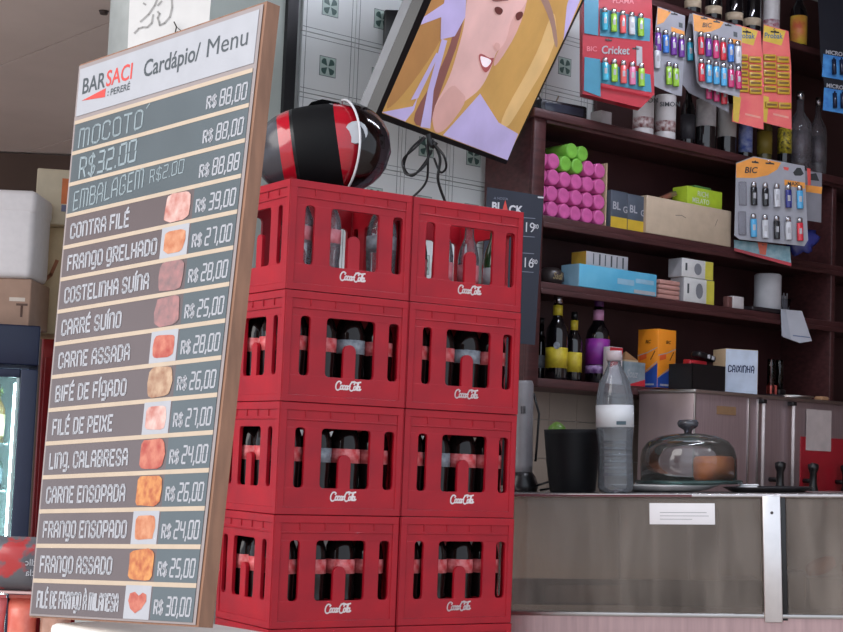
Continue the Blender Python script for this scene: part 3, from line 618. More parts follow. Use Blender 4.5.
# ------------------------------------------------------------------ level A and U goods
def can(label, px, wpx, ytop, d, m1, m2, lv='A', h=None, group='white tins on the shelf top'):
    t = tz(px, 130, d)[0]; D = sdepth(px, 130, d); r = wpx/2*D/FPX; z0 = LVL[lv]
    h = h or tz(px, ytop, d)[1]-z0; T = thing('milk_tin', label, 'tin', wfc(t, d, z0+.0005), group)
    MB().lathe([(0, 0), (r*.97, 0), (r, .004), (r, h-.006), (r*.95, h), (r*.9, h-.002), (0, h-.002)], 20).build('tin', m1, T)
    MB().lathe([(r*1.008, h*.18), (r*1.008, h*.42)], 20).build('splash_print', m2, T); return T, r, h
TINW = mat('tin_white', (206, 202, 202), .4); SPL = mat('splash', (206, 200, 198), .4, c2=(120, 40, 44), scale=70)
for k, (px, yt, d) in enumerate(((643, 92, .06), (665, 96, .04))):
    T, r, h = can(f'white tin with brown splash below the lighter cards, {("left", "right")[k]} of two', px, 21, yt, d, TINW, SPL); text(T, 'AMON' if k == 0 else 'SIMON', -r*.55, -r*1.03, h*.72, h*.1, INK, .02)
o = MB().rbox(0, .06, 0, .06, 0, .07, .004).build('grey_carton', mat('grey_white', (170, 164, 164), .6)); place(o, wf(tz(601, 120, .05)[0], .05, zA+.0005)); tag(o, 'pale carton behind the red lighter display', 'box')
def sb(label, px, wpx, ytop, lv, d, body, labm, cap, lz=(.15, .5), h=None, neck=.4, nm='liquor_bottle', grp=None):
    return profile_bottle(nm, label, px, wpx, ytop, lv, d, body, [('label', lz[0], lz[1], labm)], cap, grp or ('bottles on the top of the shelving' if lv == 'A' else 'bottles on the highest shelf'), h=h, neck=neck)
sb('dark bottle right of the white tins, behind the lighter cards', 688, 15, 80, 'A', .1, DKB, mat('lab_dark', (60, 58, 64), .5), BLACK)
sb('dark bottle with large grey white label under the lighter card', 706, 20, 60, 'A', .05, DKB, mat('lab_grey', (184, 180, 180), .5, c2=(150, 146, 150), scale=30), CAPM, (.26, .56))
sb('dark bottle with plain white label beside the grey label bottle', 727, 19, 66, 'A', .05, DKB, mat('lab_white2', (176, 172, 170), .5), CAPM, (.2, .56))
sb('dark bottle with blue label under the yellow razor cards', 746, 14, 90, 'A', .05, DKB, mat('lab_blue', (70, 90, 170), .5, c2=(170, 180, 210), scale=40), BLACK, (.1, .5))
sb('olive green bottle under the yellow razor cards', 765, 15, 100, 'A', .05, mat('olive_glass', (92, 84, 44), .15), mat('lab_olive', (150, 130, 50), .5), YL)
sb('black bottle with yellow patterned label right of the olive bottle', 785, 14, 96, 'A', .05, DKB, mat('lab_yb', (210, 190, 50), .5, c2=(30, 28, 30), scale=90), BLACK, (.2, .55))
CG = glass('grey_clear', (225, 220, 225), .32, .1, (190, 185, 190))
for k, (px, wq, yt) in enumerate(((800, 24, 92), (818, 18, 98))):
    sb(('clear glass decanter right of the yellow patterned bottle', 'clear glass bottle at the right end of the shelf top')[k], px, wq, yt, 'A', .05, CG, CG, SILV, neck=.3, nm='glass_decanter')
BANDC = mat('label_cream', (206, 186, 160), .5)
for k, (px, wq) in enumerate(((690, 17), (711, 17), (732, 18), (750, 18))):
    sb(f'black bottle with cream band on the highest shelf, {("leftmost", "second", "third", "rightmost")[k]} of four', px, wq, 0, 'U', .08, DKB, BANDC, BLACK, (.14, .26), h=.28)
T, r, h = can('tall white tin with red print on the highest shelf', 769, 17, 0, .06, TINW, mat('red_flower', (200, 196, 200), .5, c2=(150, 60, 80), scale=60), 'U', .2, None)
sb('amber bottle with yellow and red label on the highest shelf', 797, 17, 0, 'U', .06, DKB, mat('lab_yr', (216, 190, 60), .5, c2=(196, 90, 60), scale=14), BLACK, (.04, .5), h=.28)
# ------------------------------------------------------------------ television
BTV, TTV = math.radians(57), math.radians(23)
ut = V((math.cos(BTV), math.sin(BTV), 0)); nt_ = V((-math.sin(BTV), math.cos(BTV), 0))
upt = Z*math.cos(TTV)-nt_*math.sin(TTV); nT = nt_*math.cos(TTV)+Z*math.sin(TTV)      # nT points away from the viewer
Pt = pt(376, 116, 5.2)
def tvp(px, py, off=0): return hit(px, py, Pt, nT)-nT*off-Pt
tv = thing('television', 'flat television tilted down from the wall, showing a smiling woman', 'television', Matrix.Translation(Pt))
OUT = [(371.5, 116), (503.5, 163.5), (617, -75), (456, -85)]; INN = [(379, 112), (505.5, 159.5), (612, -67), (462, -77)]
b = MB(); vs_ = [tvp(*p, o) for o in (.012, -.03) for p in OUT]; b.add(vs_, [(7, 6, 5, 4), (0, 4, 5, 1), (1, 5, 6, 2), (2, 6, 7, 3), (3, 7, 4, 0)])
vi = [tvp(*p, .012) for p in INN]; vo = [tvp(*p, .012) for p in OUT]; vd = [tvp(*p, .006) for p in INN]
b.add(vo+vi, [(i, (i+1) % 4, (i+1) % 4+4, i+4) for i in range(4)]); b.add(vi+vd, [(i, (i+1) % 4, (i+1) % 4+4, i+4) for i in range(4)])
b.build('bezel', BLACK, tv, 'black bezel')
def inset(P, k): c = sum((V(p) for p in P), V((0, 0, 0)))/len(P); return [c+(V(p)-c)*k for p in P]
A_ = [tvp(*p, -.031) for p in OUT]; B_ = inset([tvp(*p, -.075) for p in OUT], .97); C_ = inset([tvp(*p, -.105) for p in OUT], .74)
b = MB().add(A_+B_+C_, [(i, (i+1) % 4, (i+1) % 4+4, i+4) for i in range(4)]+[(i+4, (i+1) % 4+4, (i+1) % 4+8, i+8) for i in range(4)]+[(8, 9, 10, 11), (3, 2, 1, 0)]); b.build('back_case', mat('grey_case', (148, 148, 152), .4, var=.05), tv, 'grey rear casing')
def c4(x, y): return (360+x/3.665, y/3.665)
def scr(n, c, e=.48): return mat('screen_'+n, c, .3, var=.0, emit=e, spec=.2, c2=tuple(int(q*.93) for q in c), scale=7)
SY, SO, SL, SKN, SK2, HR, SLT = scr('gold', (182, 142, 84)), scr('amber', (164, 120, 76)), scr('lilac', (176, 164, 206)), scr('skin', (208, 168, 164)), scr('skin_shade', (198, 154, 148)), scr('hair', (128, 84, 80)), scr('pale_gold', (204, 170, 118))
SMO, STE, SEY, SGR = scr('lips', (160, 84, 84)), scr('teeth', (240, 226, 232)), scr('eye', (96, 54, 52)), scr('taupe', (150, 120, 110))
layers = [('picture_background', SY, [(70, 410), (535, 586), (930, -245), (372, -282)]),
 ('picture_shade', SO, [(72, 408), (250, 5), (372, -270), (420, -260), (330, 60), (262, 200), (130, 376)]),
 ('picture_streak', SLT, [(712, 40), (716, 170), (560, 430), (530, 470), (500, 448), (640, 205), (690, 60)]),
 ('picture_streak', SGR, [(640, -80), (700, 20), (722, 160), (710, 180), (690, 60), (625, -60)]),
 ('picture_ribbon', SL, [(800, 0), (740, 145), (752, 20), (790, -120), (860, -120)]),
 ('picture_hair', HR, [(385, -60), (372, 100), (300, 300), (262, 410), (250, 468), (168, 446), (292, 250), (345, 100), (360, -120), (600, -200), (640, -80)]),
 ('picture_face', SKN, [(384, 0), (400, -110), (640, -110), (600, 20), (552, 96), (534, 130), (520, 168), (492, 186), (478, 240), (440, 320), (388, 362), (330, 400), (272, 462), (256, 402), (318, 292), (350, 190), (376, 90)]),
 ('picture_neck', SK2, [(256, 402), (330, 300), (360, 330), (390, 362), (312, 470), (276, 488), (262, 470)]),
 ('picture_cheek', SK2, [(548, 60), (600, 20), (620, -60), (580, 100), (500, 230), (478, 244), (495, 186), (530, 150)]),
 ('picture_ribbon', SL, [(225, 60), (300, 10), (310, -60), (385, -60), (378, 60), (340, 130), (288, 142), (290, 60), (215, 88)]),
 ('picture_ribbon', SL, [(292, 140), (312, 146), (262, 330), (250, 468), (214, 462), (240, 330)]), ('picture_ribbon', SL, [(272, 190), (282, 196), (205, 356), (178, 364)]),
 ('picture_ribbon', SL, [(72, 408), (186, 386), (204, 350), (190, 400), (158, 442)]),
 ('picture_dress', SL, [(296, 492), (432, 340), (500, 446), (572, 488), (533, 584)]),
 ('picture_lips', SMO, [(424, 198), (438, 192), (468, 212), (488, 206), (458, 268), (438, 252)]), ('picture_teeth', STE, [(430, 201), (442, 204), (470, 214), (474, 224), (456, 246), (438, 238)]),
 ('picture_eye', SEY, [(482, 24), (500, 20), (518, 34), (506, 54), (488, 46)]), ('picture_eye', SEY, [(558, 46), (586, 36), (590, 56), (566, 78)]),
 ('picture_brow', HR, [(470, -10), (520, -20), (540, -2), (520, 0), (478, 4)]), ('picture_nose', SK2, [(486, 150), (506, 158), (500, 186), (480, 170)])]
def chaikin(P, n=2):
    for _ in range(n): P = [q for a, b_ in zip(P, P[1:]+P[:1]) for q in ((a[0]*.75+b_[0]*.25, a[1]*.75+b_[1]*.25), (a[0]*.25+b_[0]*.75, a[1]*.25+b_[1]*.75))]
    return P
for k, (nm, m, P) in enumerate(layers):
    if nm in ('picture_face', 'picture_hair', 'picture_neck', 'picture_cheek', 'picture_lips', 'picture_teeth', 'picture_eye', 'picture_brow', 'picture_nose', 'picture_streak', 'picture_shade'): P = chaikin(P)
    MB().poly([tvp(*c4(*p), .0062+.0003*k) for p in P]).build(nm, m, tv)
# wall bracket and cable bundle
Pm = hit(430, 60, PS+nw*(WD-.004), nw)-Pt; pm2 = tvp(450, 40, -.1)
MB().tube([Pm, (Pm+pm2)/2+V((0, -.0, .03)), pm2], .018).build('bracket_arm', BLACK, tv)
Pk = hit(392, 25, PS+nw*(WD-.03), nw)-Pt; MB().rbox(Pk.x-.03, Pk.x+.03, Pk.y-.03, Pk.y+.02, Pk.z-.09, Pk.z+.05, .008).build('bracket_plate', BLACK, tv)
def cab(pts, d=5.35, r=.004):
    P = [pt(x, y, d+dd)-Pt for x, y, dd in pts]; out = []
    for i in range(len(P)-1):
        p0, p1, p2, p3 = P[max(i-1, 0)], P[i], P[i+1], P[min(i+2, len(P)-1)]
        for k in range(6):
            t = k/6; out.append(.5*((2*p1)+(-p0+p2)*t+(2*p0-5*p1+4*p2-p3)*t*t+(-p0+3*p1-3*p2+p3)*t**3))
    MB().tube(out+[P[-1]], r, 6).build('cable', BLACK, tv)
cab([(425, 138, 0), (415, 148, -.02), (403, 160, .02), (406, 174, 0), (418, 172, -.02), (428, 160, 0), (426, 145, .02)])
cab([(424, 137, .02), (410, 150, 0), (404, 166, .03), (412, 176, 0), (424, 164, .02), (432, 150, .03)]); cab([(428, 140, 0), (428, 160, .02), (426, 182, .04), (412, 198, .05), (405, 206, .05)])
cab([(432, 140, 0), (440, 158, .01), (438, 180, .02), (446, 204, .05)], r=.005); cab([(434, 144, 0), (444, 156, -.02), (446, 168, 0), (440, 172, .02), (434, 158, .02)])
cab([(428, 134, 0), (432, 146, 0), (436, 142, 0)], r=.009)
# ------------------------------------------------------------------ decoder box with antenna on the shelving
tX = tz(541, 112, .06)[0]; T = thing('decoder_box', 'small black set top box with antenna lying on the shelving beside the television', 'decoder', rz(wf(tX-.03, .03, zA+.0005), -.12))
MB().rbox(0, .22, 0, .12, 0, .055, .008).build('case', mat('decoder_black', (30, 30, 36), .25), T); MB().rbox(.02, .20, -.0015, .001, .012, .043, .001).build('front_panel', mat('decoder_panel', (50, 54, 66), .12), T)
MB().tube([(.12, .1, .03), (.05, .12, .12)], .0035, 6).build('antenna', BLACK, T)
MB().tube([(.12, .1, .03), (.2, .16, .12)], .003, 6).build('antenna', mat('antenna_tan', (150, 130, 100), .5), T)
# ------------------------------------------------------------------ navy price poster behind the right stack
NAVY = mat('navy_print', (22, 28, 46), .55, var=.06, scale=5); Dp = 5.45; kp = Dp/FPX
pfm = frame(pt(481, 340, Dp), V((math.cos(.2), math.sin(.2), 0)), V((-math.sin(.2), math.cos(.2), 0)), Z)
T = thing('price_poster', 'navy price poster standing behind the right crate stack', 'poster', pfm)
MB().prism([(-2*kp, 0, 0), (56*kp, 0, -2*kp), (60*kp, 0, 150*kp), (1*kp, 0, 155*kp)], (0, .006, 0)).build('panel', NAVY, T)
PW = mat('poster_white', (206, 206, 212), .5)
text(T, 'BL', 6*kp, -.001, 132*kp, 8*kp, PW, .05, sx=.9); text(T, 'CK', 24*kp, -.001, 130*kp, 8*kp, PW, .05, sx=.9); MB().poly([(17*kp, -.0012, 131*kp), (23.5*kp, -.0012, 130.5*kp), (20*kp, -.0012, 143*kp)]).build('red_mark', INKRED, T)
for (z, n, c) in ((112, '19', '80'), (76, '16', '80')):
    text(T, n, 40*kp, -.001, z*kp, 10*kp, PW, .0, sx=.85); text(T, c, 50*kp, -.001, (z+4)*kp, 4.5*kp, PW, .01, sx=.9)
    for dz in (-5, 14): face(T, 38*kp, 52*kp, (z+dz)*kp, (z+dz+.7)*kp, mat('poster_dim', (120, 124, 140), .5), 'small_print', -.001)
face(T, 54*kp, 60*kp, 147.5*kp, 149*kp, PW, 'paper_edge', -.002); text(T, 'A NOSSA', 8*kp, -.001, 143*kp, 2.5*kp, mat('poster_dim', (120, 124, 140), .5))
MB().box(8*kp, 40*kp, .0061, .012, -.49, 10*kp).build('stand_leg', BLACK, T)
# ------------------------------------------------------------------ helmet lying on the left stack
Hz = 6*CH; Mh = frame(C0+uc*.168+nc*.14+Z*(Hz+.124), V((1, 0, 0)), V((0, 1, 0)), Z) @ Matrix.Scale(1.06, 4)
T = thing('motorcycle_helmet', 'black and red motorcycle helmet with visor lying on the left crate stack', 'helmet', Mh)
HG, HRD, HB = mat('helmet_grey', (62, 60, 66), .25), mat('helmet_red', (176, 20, 38), .15, coat=.5), mat('helmet_black', (8, 8, 11), .65, spec=.2)
def hprof(n=40, x0=-.185, x1=.165, R=.124):
    out = []
    for i in range(n+1):
        x = x0+(x1-x0)*i/n; c = (x-(-.005)); L = .18 if c < 0 else .172; out.append((R*max(0, 1-abs(c/L)**2.6)**.5, x))
    return out
hp = hprof()
def hmf(i):
    x = hp[i][1]
    return 0 if x < -.112 else 1 if x < -.076 else 2 if x < -.066 else 3 if x < .045 else 1 if x < .165 else 2
b = MB().lathe(hp, 40, axis='x', mf=hmf); hb = b.build('shell', [HG, HRD, BLACK, HB], T); hb.rotation_euler = (0, math.radians(-10), 0)
# visor: outer shell portion with bright rim
b = MB(); nA, nX = 30, 8; vs_ = []
def vp(a, q, R=.133):
    # a runs from over the crown (-0.7) down the near side to under the chin (pi+.2)
    x0 = .070+.058*math.sin(max(0, min(math.pi, a)))-.030*a/math.pi; x = x0+q*(.192-x0); c = x+.005; r = R*max(0, 1-abs(c/.2)**2.8)**.5
    return V((x, -r*math.sin(a), r*math.cos(a)))
a0, a1 = -1.0, math.pi+.3
for i in range(nA+1):
    for j in range(nX+1): vs_.append(vp(a0+(a1-a0)*i/nA, j/nX))
b.add(vs_, [(i*(nX+1)+j, i*(nX+1)+j+1, (i+1)*(nX+1)+j+1, (i+1)*(nX+1)+j) for i in range(nA) for j in range(nX)], 0, True)
vz = b.build('visor', glass('visor_glass', (84, 74, 84), .35, rough=.08), T, 'smoked glossy visor'); vz.rotation_euler = (0, math.radians(-8), 0)
o = MB().tube([vp(a0+(a1-a0)*i/nA, 0, .1355) for i in range(nA+1)], .0035, 6).build('rim', mat('rim_white', (206, 206, 210), .4), vz, 'white visor rim')
b = MB(); P = [(-.055, .0, .105), (-.03, -.02, .128), (.0, -.03, .135), (.045, -.03, .128), (.08, -.02, .108), (.04, -.01, .11), (-.01, 0, .112)]
b.prism(P, (0, .05, 0)).build('vent_fin', HB, T); b = MB().prism([(.02, -.045, .121), (.06, -.05, .113), (.10, -.052, .095), (.06, -.056, .1)], (0, .01, 0)).build('reflective_patch', mat('patch', (176, 178, 184), .35), T)
o = MB().lathe([(.03, -.004), (.032, 0), (.02, .006), (0, .007)], 16, axis='y', c=(.10, -.106, .03)).build('pivot_cap', mat('patch', (176, 178, 184), .35), T)
# ------------------------------------------------------------------ hanging cards
def pxf(px, py, D, yaw=0):
    ex = V((math.cos(yaw), math.sin(yaw), 0)); ex = (Matrix.Rotation(-ROLL, 3, V((0, 1, 0)))) @ ex
    ez = V((-math.sin(ROLL), 0, math.cos(ROLL))); ex = (ex-ez*ex.dot(ez)).normalized(); ey = ez.cross(ex)
    return frame(pt(px, py, D), ex, ey, ez)
lcache = {}
def lighter_mesh(c, k):
    key = (c, round(k, 5))
    if key not in lcache:
        m = mat('lighter_%d_%d_%d' % c, c, .25, var=.05, coat=.4); b = MB(); r = 3.3*k; h = 22.5*k
        b.lathe([(r*.9, 0), (r, .8*k), (r, h*.78), (r*.9, h*.8)], 12, 0); b.lathe([(r*.85, h*.8), (r*.85, h), (r*.5, h*1.05)], 10, 1)
        b.box(-r*.4, r*.4, -r*1.06, -r*.9, h*.3, h*.55, 2)
        me = b.mesh('lighter', [m, SILV, WHITE])
        for v in me.vertices: v.co.y *= .65
        lcache[key] = me
    return lcache[key]
def add_lighters(T, k, x0, dx, y, cols, slope=0):
    for i, c in enumerate(cols):
        if not c: continue
        o = link('lighter', lighter_mesh(c, k), T); o.location = ((x0+i*dx)*k, -.0105, -(y+slope*i*dx)*k)
def card(name, label, cat, px, py, D, yaw, outline, m, group=None, hook=True):
    k = D/FPX; T = thing(name, label, cat, pxf(px, py, D, yaw), group)
    MB().prism([(x*k, 0, -y*k) for x, y in outline], (0, .002, 0)).build('card', m, T)
    if hook:
        cx = sum(p[0] for p in outline)/len(outline); ty = min(p[1] for p in outline)
        MB().tube([(cx*k, -.012, -(ty+5)*k), (cx*k, .06, -(ty+4.5)*k)], .002, 6).build('hook', SILV, T)
    return T, k
def flat(T, k, pts, m, name='print', y=-.0006): return MB().prism([(x*k, y, -z*k) for x, z in pts], (0, .0005, 0)).build(name, m, T)
def slot(T, k, x, y, w_=7): flat(T, k, [(x, y), (x+w_*.35, y+.2), (x+w_*.5, y-1), (x+w_*.65, y+.2), (x+w_, y+.8), (x+w_, y+2.2), (x, y+1.6)], BLACK, 'hang_slot', -.0012)
CGREY = mat('card_grey', (150, 150, 158), .3, var=.05); CRED = mat('card_red', (182, 32, 50), .3, var=.05); CORG = mat('card_orange', (232, 150, 50), .4); CBLUE = mat('card_teal', (64, 140, 168), .3, var=.06)
AQ, LG, CORAL, PNK = (60, 170, 200), (150, 200, 60), (226, 90, 90), (220, 120, 160)
BLUL, PURL, REDL, MAG, WHL, BLK, NVY, SKY = (60, 120, 200), (110, 50, 150), (206, 44, 60), (200, 50, 110), (206, 208, 214), (26, 28, 34), (44, 50, 130), (80, 170, 220)
# red lighter counter display: boxy tray with printed side
D0 = sdepth(620, 60, -.13); k = D0/FPX
T = thing('lighter_display', 'red and blue lighter display box hanging at the top beside the television', 'lighter display', pxf(583, 0, D0, .12))
MB().prism([(0, .004, 45*k), (70*k, 0, 40*k), (72*k, 0, -94*k), (58*k, 0, -108*k), (-1*k, .004, -95*k)], (0, .05, 0)).build('tray', CRED, T)
flat(T, k, [(1, -40), (17, -40), (15, 36), (1, 34)], CBLUE, 'blue_band', -.001); flat(T, k, [(1, 58), (17, 60), (17, 98), (0, 92)], CBLUE, 'blue_band', -.001)
flat(T, k, [(17, 8), (69, 17), (68, 40), (17, 36)], CBLUE, 'blue_band', -.001); flat(T, k, [(17, 63), (68, 74), (69, 92), (17, 84)], CBLUE, 'blue_band', -.001)
text(T, 'Cricket', 18*k, -.0015, -54*k, 8*k, WHITE, .03, .1, .82); text(T, 'BIC', 3*k, -.0015, -52*k, 5*k, mat('card_pink', (226, 130, 140), .4), .02); text(T, 'FLAMA', 30*k, -.0015, -2*k, 5*k, mat('card_pink', (226, 130, 140), .4), .02)
flat(T, k, [(54, 45), (60, 46), (60, 66), (54, 65)], WHITE, 'lighter_print', -.0012); slot(T, k, 22, 39); slot(T, k, 50, 47)
add_lighters(T, k, 21.5, 9.2, 31, [AQ, LG, CORAL, WHL, LG], .13); add_lighters(T, k, 21.5, 9.2, 82, [AQ, LG, CORAL, PNK, LG], .13)
for kk, c in enumerate((LG, CORAL, CORAL, LG)):
    o = link('lighter', lighter_mesh(c, k), T); o.location = ((25+8.6*kk)*k, .012, -(98+1.6*kk)*k)
flat(T, k, [(18, 85), (68, 94), (69, 97), (17, 88)], CRED, 'tray_lip', -.012)
# grey card with purple and blue lighters
D1 = sdepth(668, 60, -.10); OUTL = [(6, -2), (35, 6), (33, 50), (30, 88), (22, 87), (-2, 78), (0, 50)]
T, k = card('lighter_card', 'grey lighter card with purple, blue and green lighters beside the red display', 'lighter card', 652, 8, D1, .2, OUTL, CGREY, 'hanging lighter cards')
flat(T, k, [(6, -1), (20, 3), (12, 14), (5, 17)], CORG); flat(T, k, [(20, 18), (34, 22), (34, 26), (20, 23)], CORG); slot(T, k, 20, 4); flat(T, k, [(28, 13), (32, 14), (32, 19), (28, 18)], INK, 'emblem')
add_lighters(T, k, 5, 8.2, 44, [PURL, BLUL, PURL, PURL], .22); add_lighters(T, k, 4, 8.2, 62, [WHL], 0); add_lighters(T, k, 16, 7.2, 78, [LG, LG], .2)
# second grey card behind the orange one
T, k = card('lighter_card', 'grey lighter card half hidden behind the orange headed card', 'lighter card', 686, 16, sdepth(700, 60, -.07), .2, [(4, -3), (12, 0), (40, 30), (44, 96), (2, 78), (-6, 68), (-3, 30)], mat('card_grey2', (124, 122, 130), .3), 'hanging lighter cards')
add_lighters(T, k, 3, 8, 46, [AQ], 0); add_lighters(T, k, 22, 8, 84, [MAG, MAG, REDL], .28)
# orange headed card
D3 = sdepth(712, 55, -.13)
T, k = card('lighter_card', 'grey lighter card with orange header and two rows of red and blue lighters', 'lighter card', 694, 13, D3, .16, [(-2, 0), (50, 12), (49, 50), (46, 84), (6, 75), (2, 70), (0, 40)], CGREY, 'hanging lighter cards')
flat(T, k, [(-1, 1), (31, 8), (27, 14), (18, 18), (8, 20), (0, 18)], CORG); text(T, 'BIC', 8*k, -.0018, -14*k, 4.5*k, BLACK, .03, .2); slot(T, k, 7, 4); slot(T, k, 20, 7); slot(T, k, 32, 10)
flat(T, k, [(36, 24), (49, 26), (49, 31), (36, 28)], CORG); flat(T, k, [(41, 17), (45, 18), (45, 23), (41, 22)], INK, 'emblem')
add_lighters(T, k, 6, 7.7, 43, [REDL, PURL, MAG, REDL, BLUL, WHL], .2); add_lighters(T, k, 6, 7.7, 70, [REDL, SKY, SKY, SKY, MAG, MAG], .16)
# razor blade cards
CY_ = mat('card_yellow', (224, 190, 66), .4); CR_ = mat('card_coral', (224, 92, 96), .4, c2=(236, 120, 110), scale=14); CO_ = mat('blade_yellow', (206, 166, 44), .35)
for q, (px, D_, x0) in enumerate(((732, sdepth(745, 70, -.07), 0), (760, sdepth(776, 70, -.10), 0))):
    T, k = card('razor_card', ('yellow and coral razor blade card partly behind its neighbour', 'yellow and coral razor blade card with blade packs, in front')[q], 'razor card', px, 26, D_, .16, [(4, -2), (30, 4), (32, 40), (31, 104), (-2, 97), (2, 60), (2, 20)], CR_, 'hanging razor blade cards')
    flat(T, k, [(4, -1), (27, 4), (22, 19), (3, 15)], CY_); text(T, 'Probak', 4*k, -.0016, -12*k, 5.5*k, mat('probak_blue', (70, 110, 140), .5), .03, .1, .85); slot(T, k, 11, 4.5, 9); flat(T, k, [(0, 70), (8, 72), (5, 98), (-1, 96)], CY_)
    pk = MB().rbox(-6.6*k, 6.6*k, -.008, 0, -3.2*k, 3.2*k, .003).box(-5*k, 5*k, -.0095, -.007, -1*k, 1*k, 1).mesh('blade_pack', [CO_, mat('blade_brown', (120, 84, 36), .4)])
    for i in range(2):
        for j in range(5):
            o = link('blade_pack', pk, T); o.location = ((9+14*i)*k, -.0008, -(32+8*j+1.6*i)*k)
    if q == 1: o = link('blade_pack', pk, T); o.location = (10*k, -.001, -80*k); o = link('blade_pack', pk, T); o.location = (24*k, -.001, -80.5*k)
    flat(T, k, [(12, 88), (28, 91), (28, 93), (12, 90)], mat('coral_pale', (240, 170, 150), .5), 'small_print')
# maxi card low on the shelf
D5 = sdepth(770, 200, -.12)
T, k = card('lighter_card', 'grey clear card low on the shelves without top logo, hidden behind the maxi card', 'lighter card', 752, 164, D5+.05, .1, [(10, 0), (72, 8), (70, 58), (8, 50)], mat('card_grey3', (120, 118, 126), .3), 'hanging lighter cards')
flat(T, k, [(36, 18), (72, 22), (71, 29), (36, 25)], CORG); slot(T, k, 54, 4); flat(T, k, [(60, 9), (66, 8), (69, 16), (58, 15)], BLACK, 'emblem')
T, k = card('lighter_card', 'large grey card with orange header, maxi lettering and ten lighters', 'lighter card', 736, 158, D5, .08, [(0, 5), (18, -2), (70, 7), (72, 82), (68, 88), (2, 82), (-3, 78)], CGREY, 'hanging lighter cards')
flat(T, k, [(0, 6), (18, -1), (46, 4), (42, 11), (32, 17), (18, 20), (0, 20)], CORG); text(T, 'BIC', 8*k, -.002, -15*k, 6*k, BLACK, .03, .2); slot(T, k, 16, 3); slot(T, k, 30, 4, 9)
flat(T, k, [(49, 21), (70, 24), (70, 30), (49, 27)], CORG); text(T, 'MAXI', 52*k, -.002, -27*k, 3.6*k, BLACK, .03); flat(T, k, [(58, 14), (62, 9), (66, 9), (69, 15), (66, 17), (60, 17)], BLACK, 'emblem'); flat(T, k, [(48, 8), (54, 9), (53, 12), (49, 11)], INKRED, 'hang_slot')
flat(T, k, [(72.5, 9), (76, 10), (76, 26), (73, 27)], INKRED, 'red_tab')
add_lighters(T, k, 17, 11.7, 48, [BLK, BLK, WHL, NVY, SKY], .06); add_lighters(T, k, 16, 11.8, 80, [SKY, WHL, BLK, WHL, REDL], .07)
bub = MB().rbox(2*k, 10*k, -.008, 0, -48*k, -24*k, .004).rbox(1*k, 9*k, -.008, 0, -78*k, -54*k, .004).build('empty_blister', glass('blister', (235, 235, 240), .2, .25, (190, 190, 196)), T)
T, k = card('red_edge_pack', 'teal pack with red lower edge hanging below the maxi card', 'pack', 734, 236, D5+.03, .08, [(0, 4), (57, 10), (58, 30), (0, 12)], mat('teal_pack', (92, 140, 156), .3, c2=(150, 180, 190), scale=30))
flat(T, k, [(0, 12), (58, 26.5), (58, 30), (0, 15)], CRED, 'red_edge'); flat(T, k, [(24, 6), (34, 7), (32, 19), (26, 18)], mat('coral_print', (226, 110, 84), .5))
# blue bag
P0 = pt(800, 245, D5+.10); T = thing('blue_bag', 'crumpled blue plastic bag behind the maxi lighter card', 'bag', frame(P0, V((1, 0, 0)), V((0, 1, 0)), Z)); b = MB()
bm = bmesh.new(); bmesh.ops.create_icosphere(bm, subdivisions=3, radius=1); 
for v in bm.verts: n_ = 1+.18*math.sin(7*v.co.x+3*v.co.z)+.12*math.sin(11*v.co.z+5*v.co.y); v.co = V((v.co.x*.07*n_, v.co.y*.02, v.co.z*.055*n_+.02))
bm.verts.index_update(); b.add([v.co[:] for v in bm.verts], [[v.index for v in f.verts] for f in bm.faces], 0, True); bm.free(); b.build('bag', mat('blue_plastic', (50, 56, 130), .25, var=.2, scale=30), T); MB().tube([(0, 0, .06), (0, .05, .09)], .002).build('hook', SILV, T)
# battery packs at the right edge
D6 = sdepth(830, 60, -.14)
T, k = card('battery_display', 'black hanging display with two blue battery packs at the right edge', 'battery pack', 820, 0, D6, .15, [(-3, -60), (60, -50), (60, 115), (6, 112), (-1, 60)], mat('display_black', (22, 24, 34), .3))
for j in range(2):
    y0 = 54+34*j; flat(T, k, [(2, y0+1), (48, y0+7), (46, y0+30), (0, y0+24)], mat('battery_blue', (48, 110, 180), .3, c2=(80, 150, 210), scale=30), 'battery_card', -.002); text(T, 'MICRO', 4*k, -.003, -(y0+.5)*k, 4*k, WHITE, .04, 0, 1, 'LEFT', 'lettering', .12)
    for i in range(2): o = MB().lathe([(2.2*k, 0), (2.2*k, 15*k), (.8*k, 15.5*k), (.8*k, 17*k)], 10, c=((12+8*i)*k, -.012, -(y0+22)*k)).build('battery', mat('battery_dark', (30, 36, 60), .25), T)
# ------------------------------------------------------------------ back counter and coffee machine
zK = 1.0; DM = -.28
o = MB().rbox(.04, SW, -.36, WD-.03, zK-.04, zK, .004).build('back_counter', mat('back_top', (120, 112, 110), .4)); place(o, wf(0, 0, 0)); tag(o, 'dark back counter top under the shelving', 'counter')
MB().box(.06, SW, -.33, WD-.03, 0, zK-.041).build('base_cabinet', mat('dark_base', (60, 46, 46), .6), o)
tm0 = tz(693, 440, DM)[0]; tm1 = tz(872, 440, DM)[0]; MW = tm1-tm0; MHt = tz(693, 389, DM)[1]-zK; MDp = .28
T = thing('coffee_machine', 'wide steel coffee boiler with sight glasses and black taps under the shelves', 'coffee machine', wf(tm0, DM, zK+.0005))
def mx(px, py=440): return tz(px, py, DM)[0]-tm0
def mz(px, py): return tz(px, py, DM)[1]-zK
DST = mat('dull_steel', (186, 168, 172), .34, .75, var=.08, scale=5, stretch=(30, 2, 1))
MB().rbox(0, MW, 0, MDp, .0, MHt-.012, .004).build('body', DST, T); MB().rbox(-.008, MW+.008, -.012, MDp+.005, MHt-.014, MHt, .003).build('top_tray', STEEL, T)
for px in (693.5, 747.5, 757): MB().rbox(mx(px)-.004, mx(px)+.004, -.006, .001, .01, MHt-.016, .001).build('trim_strip', STEEL, T)
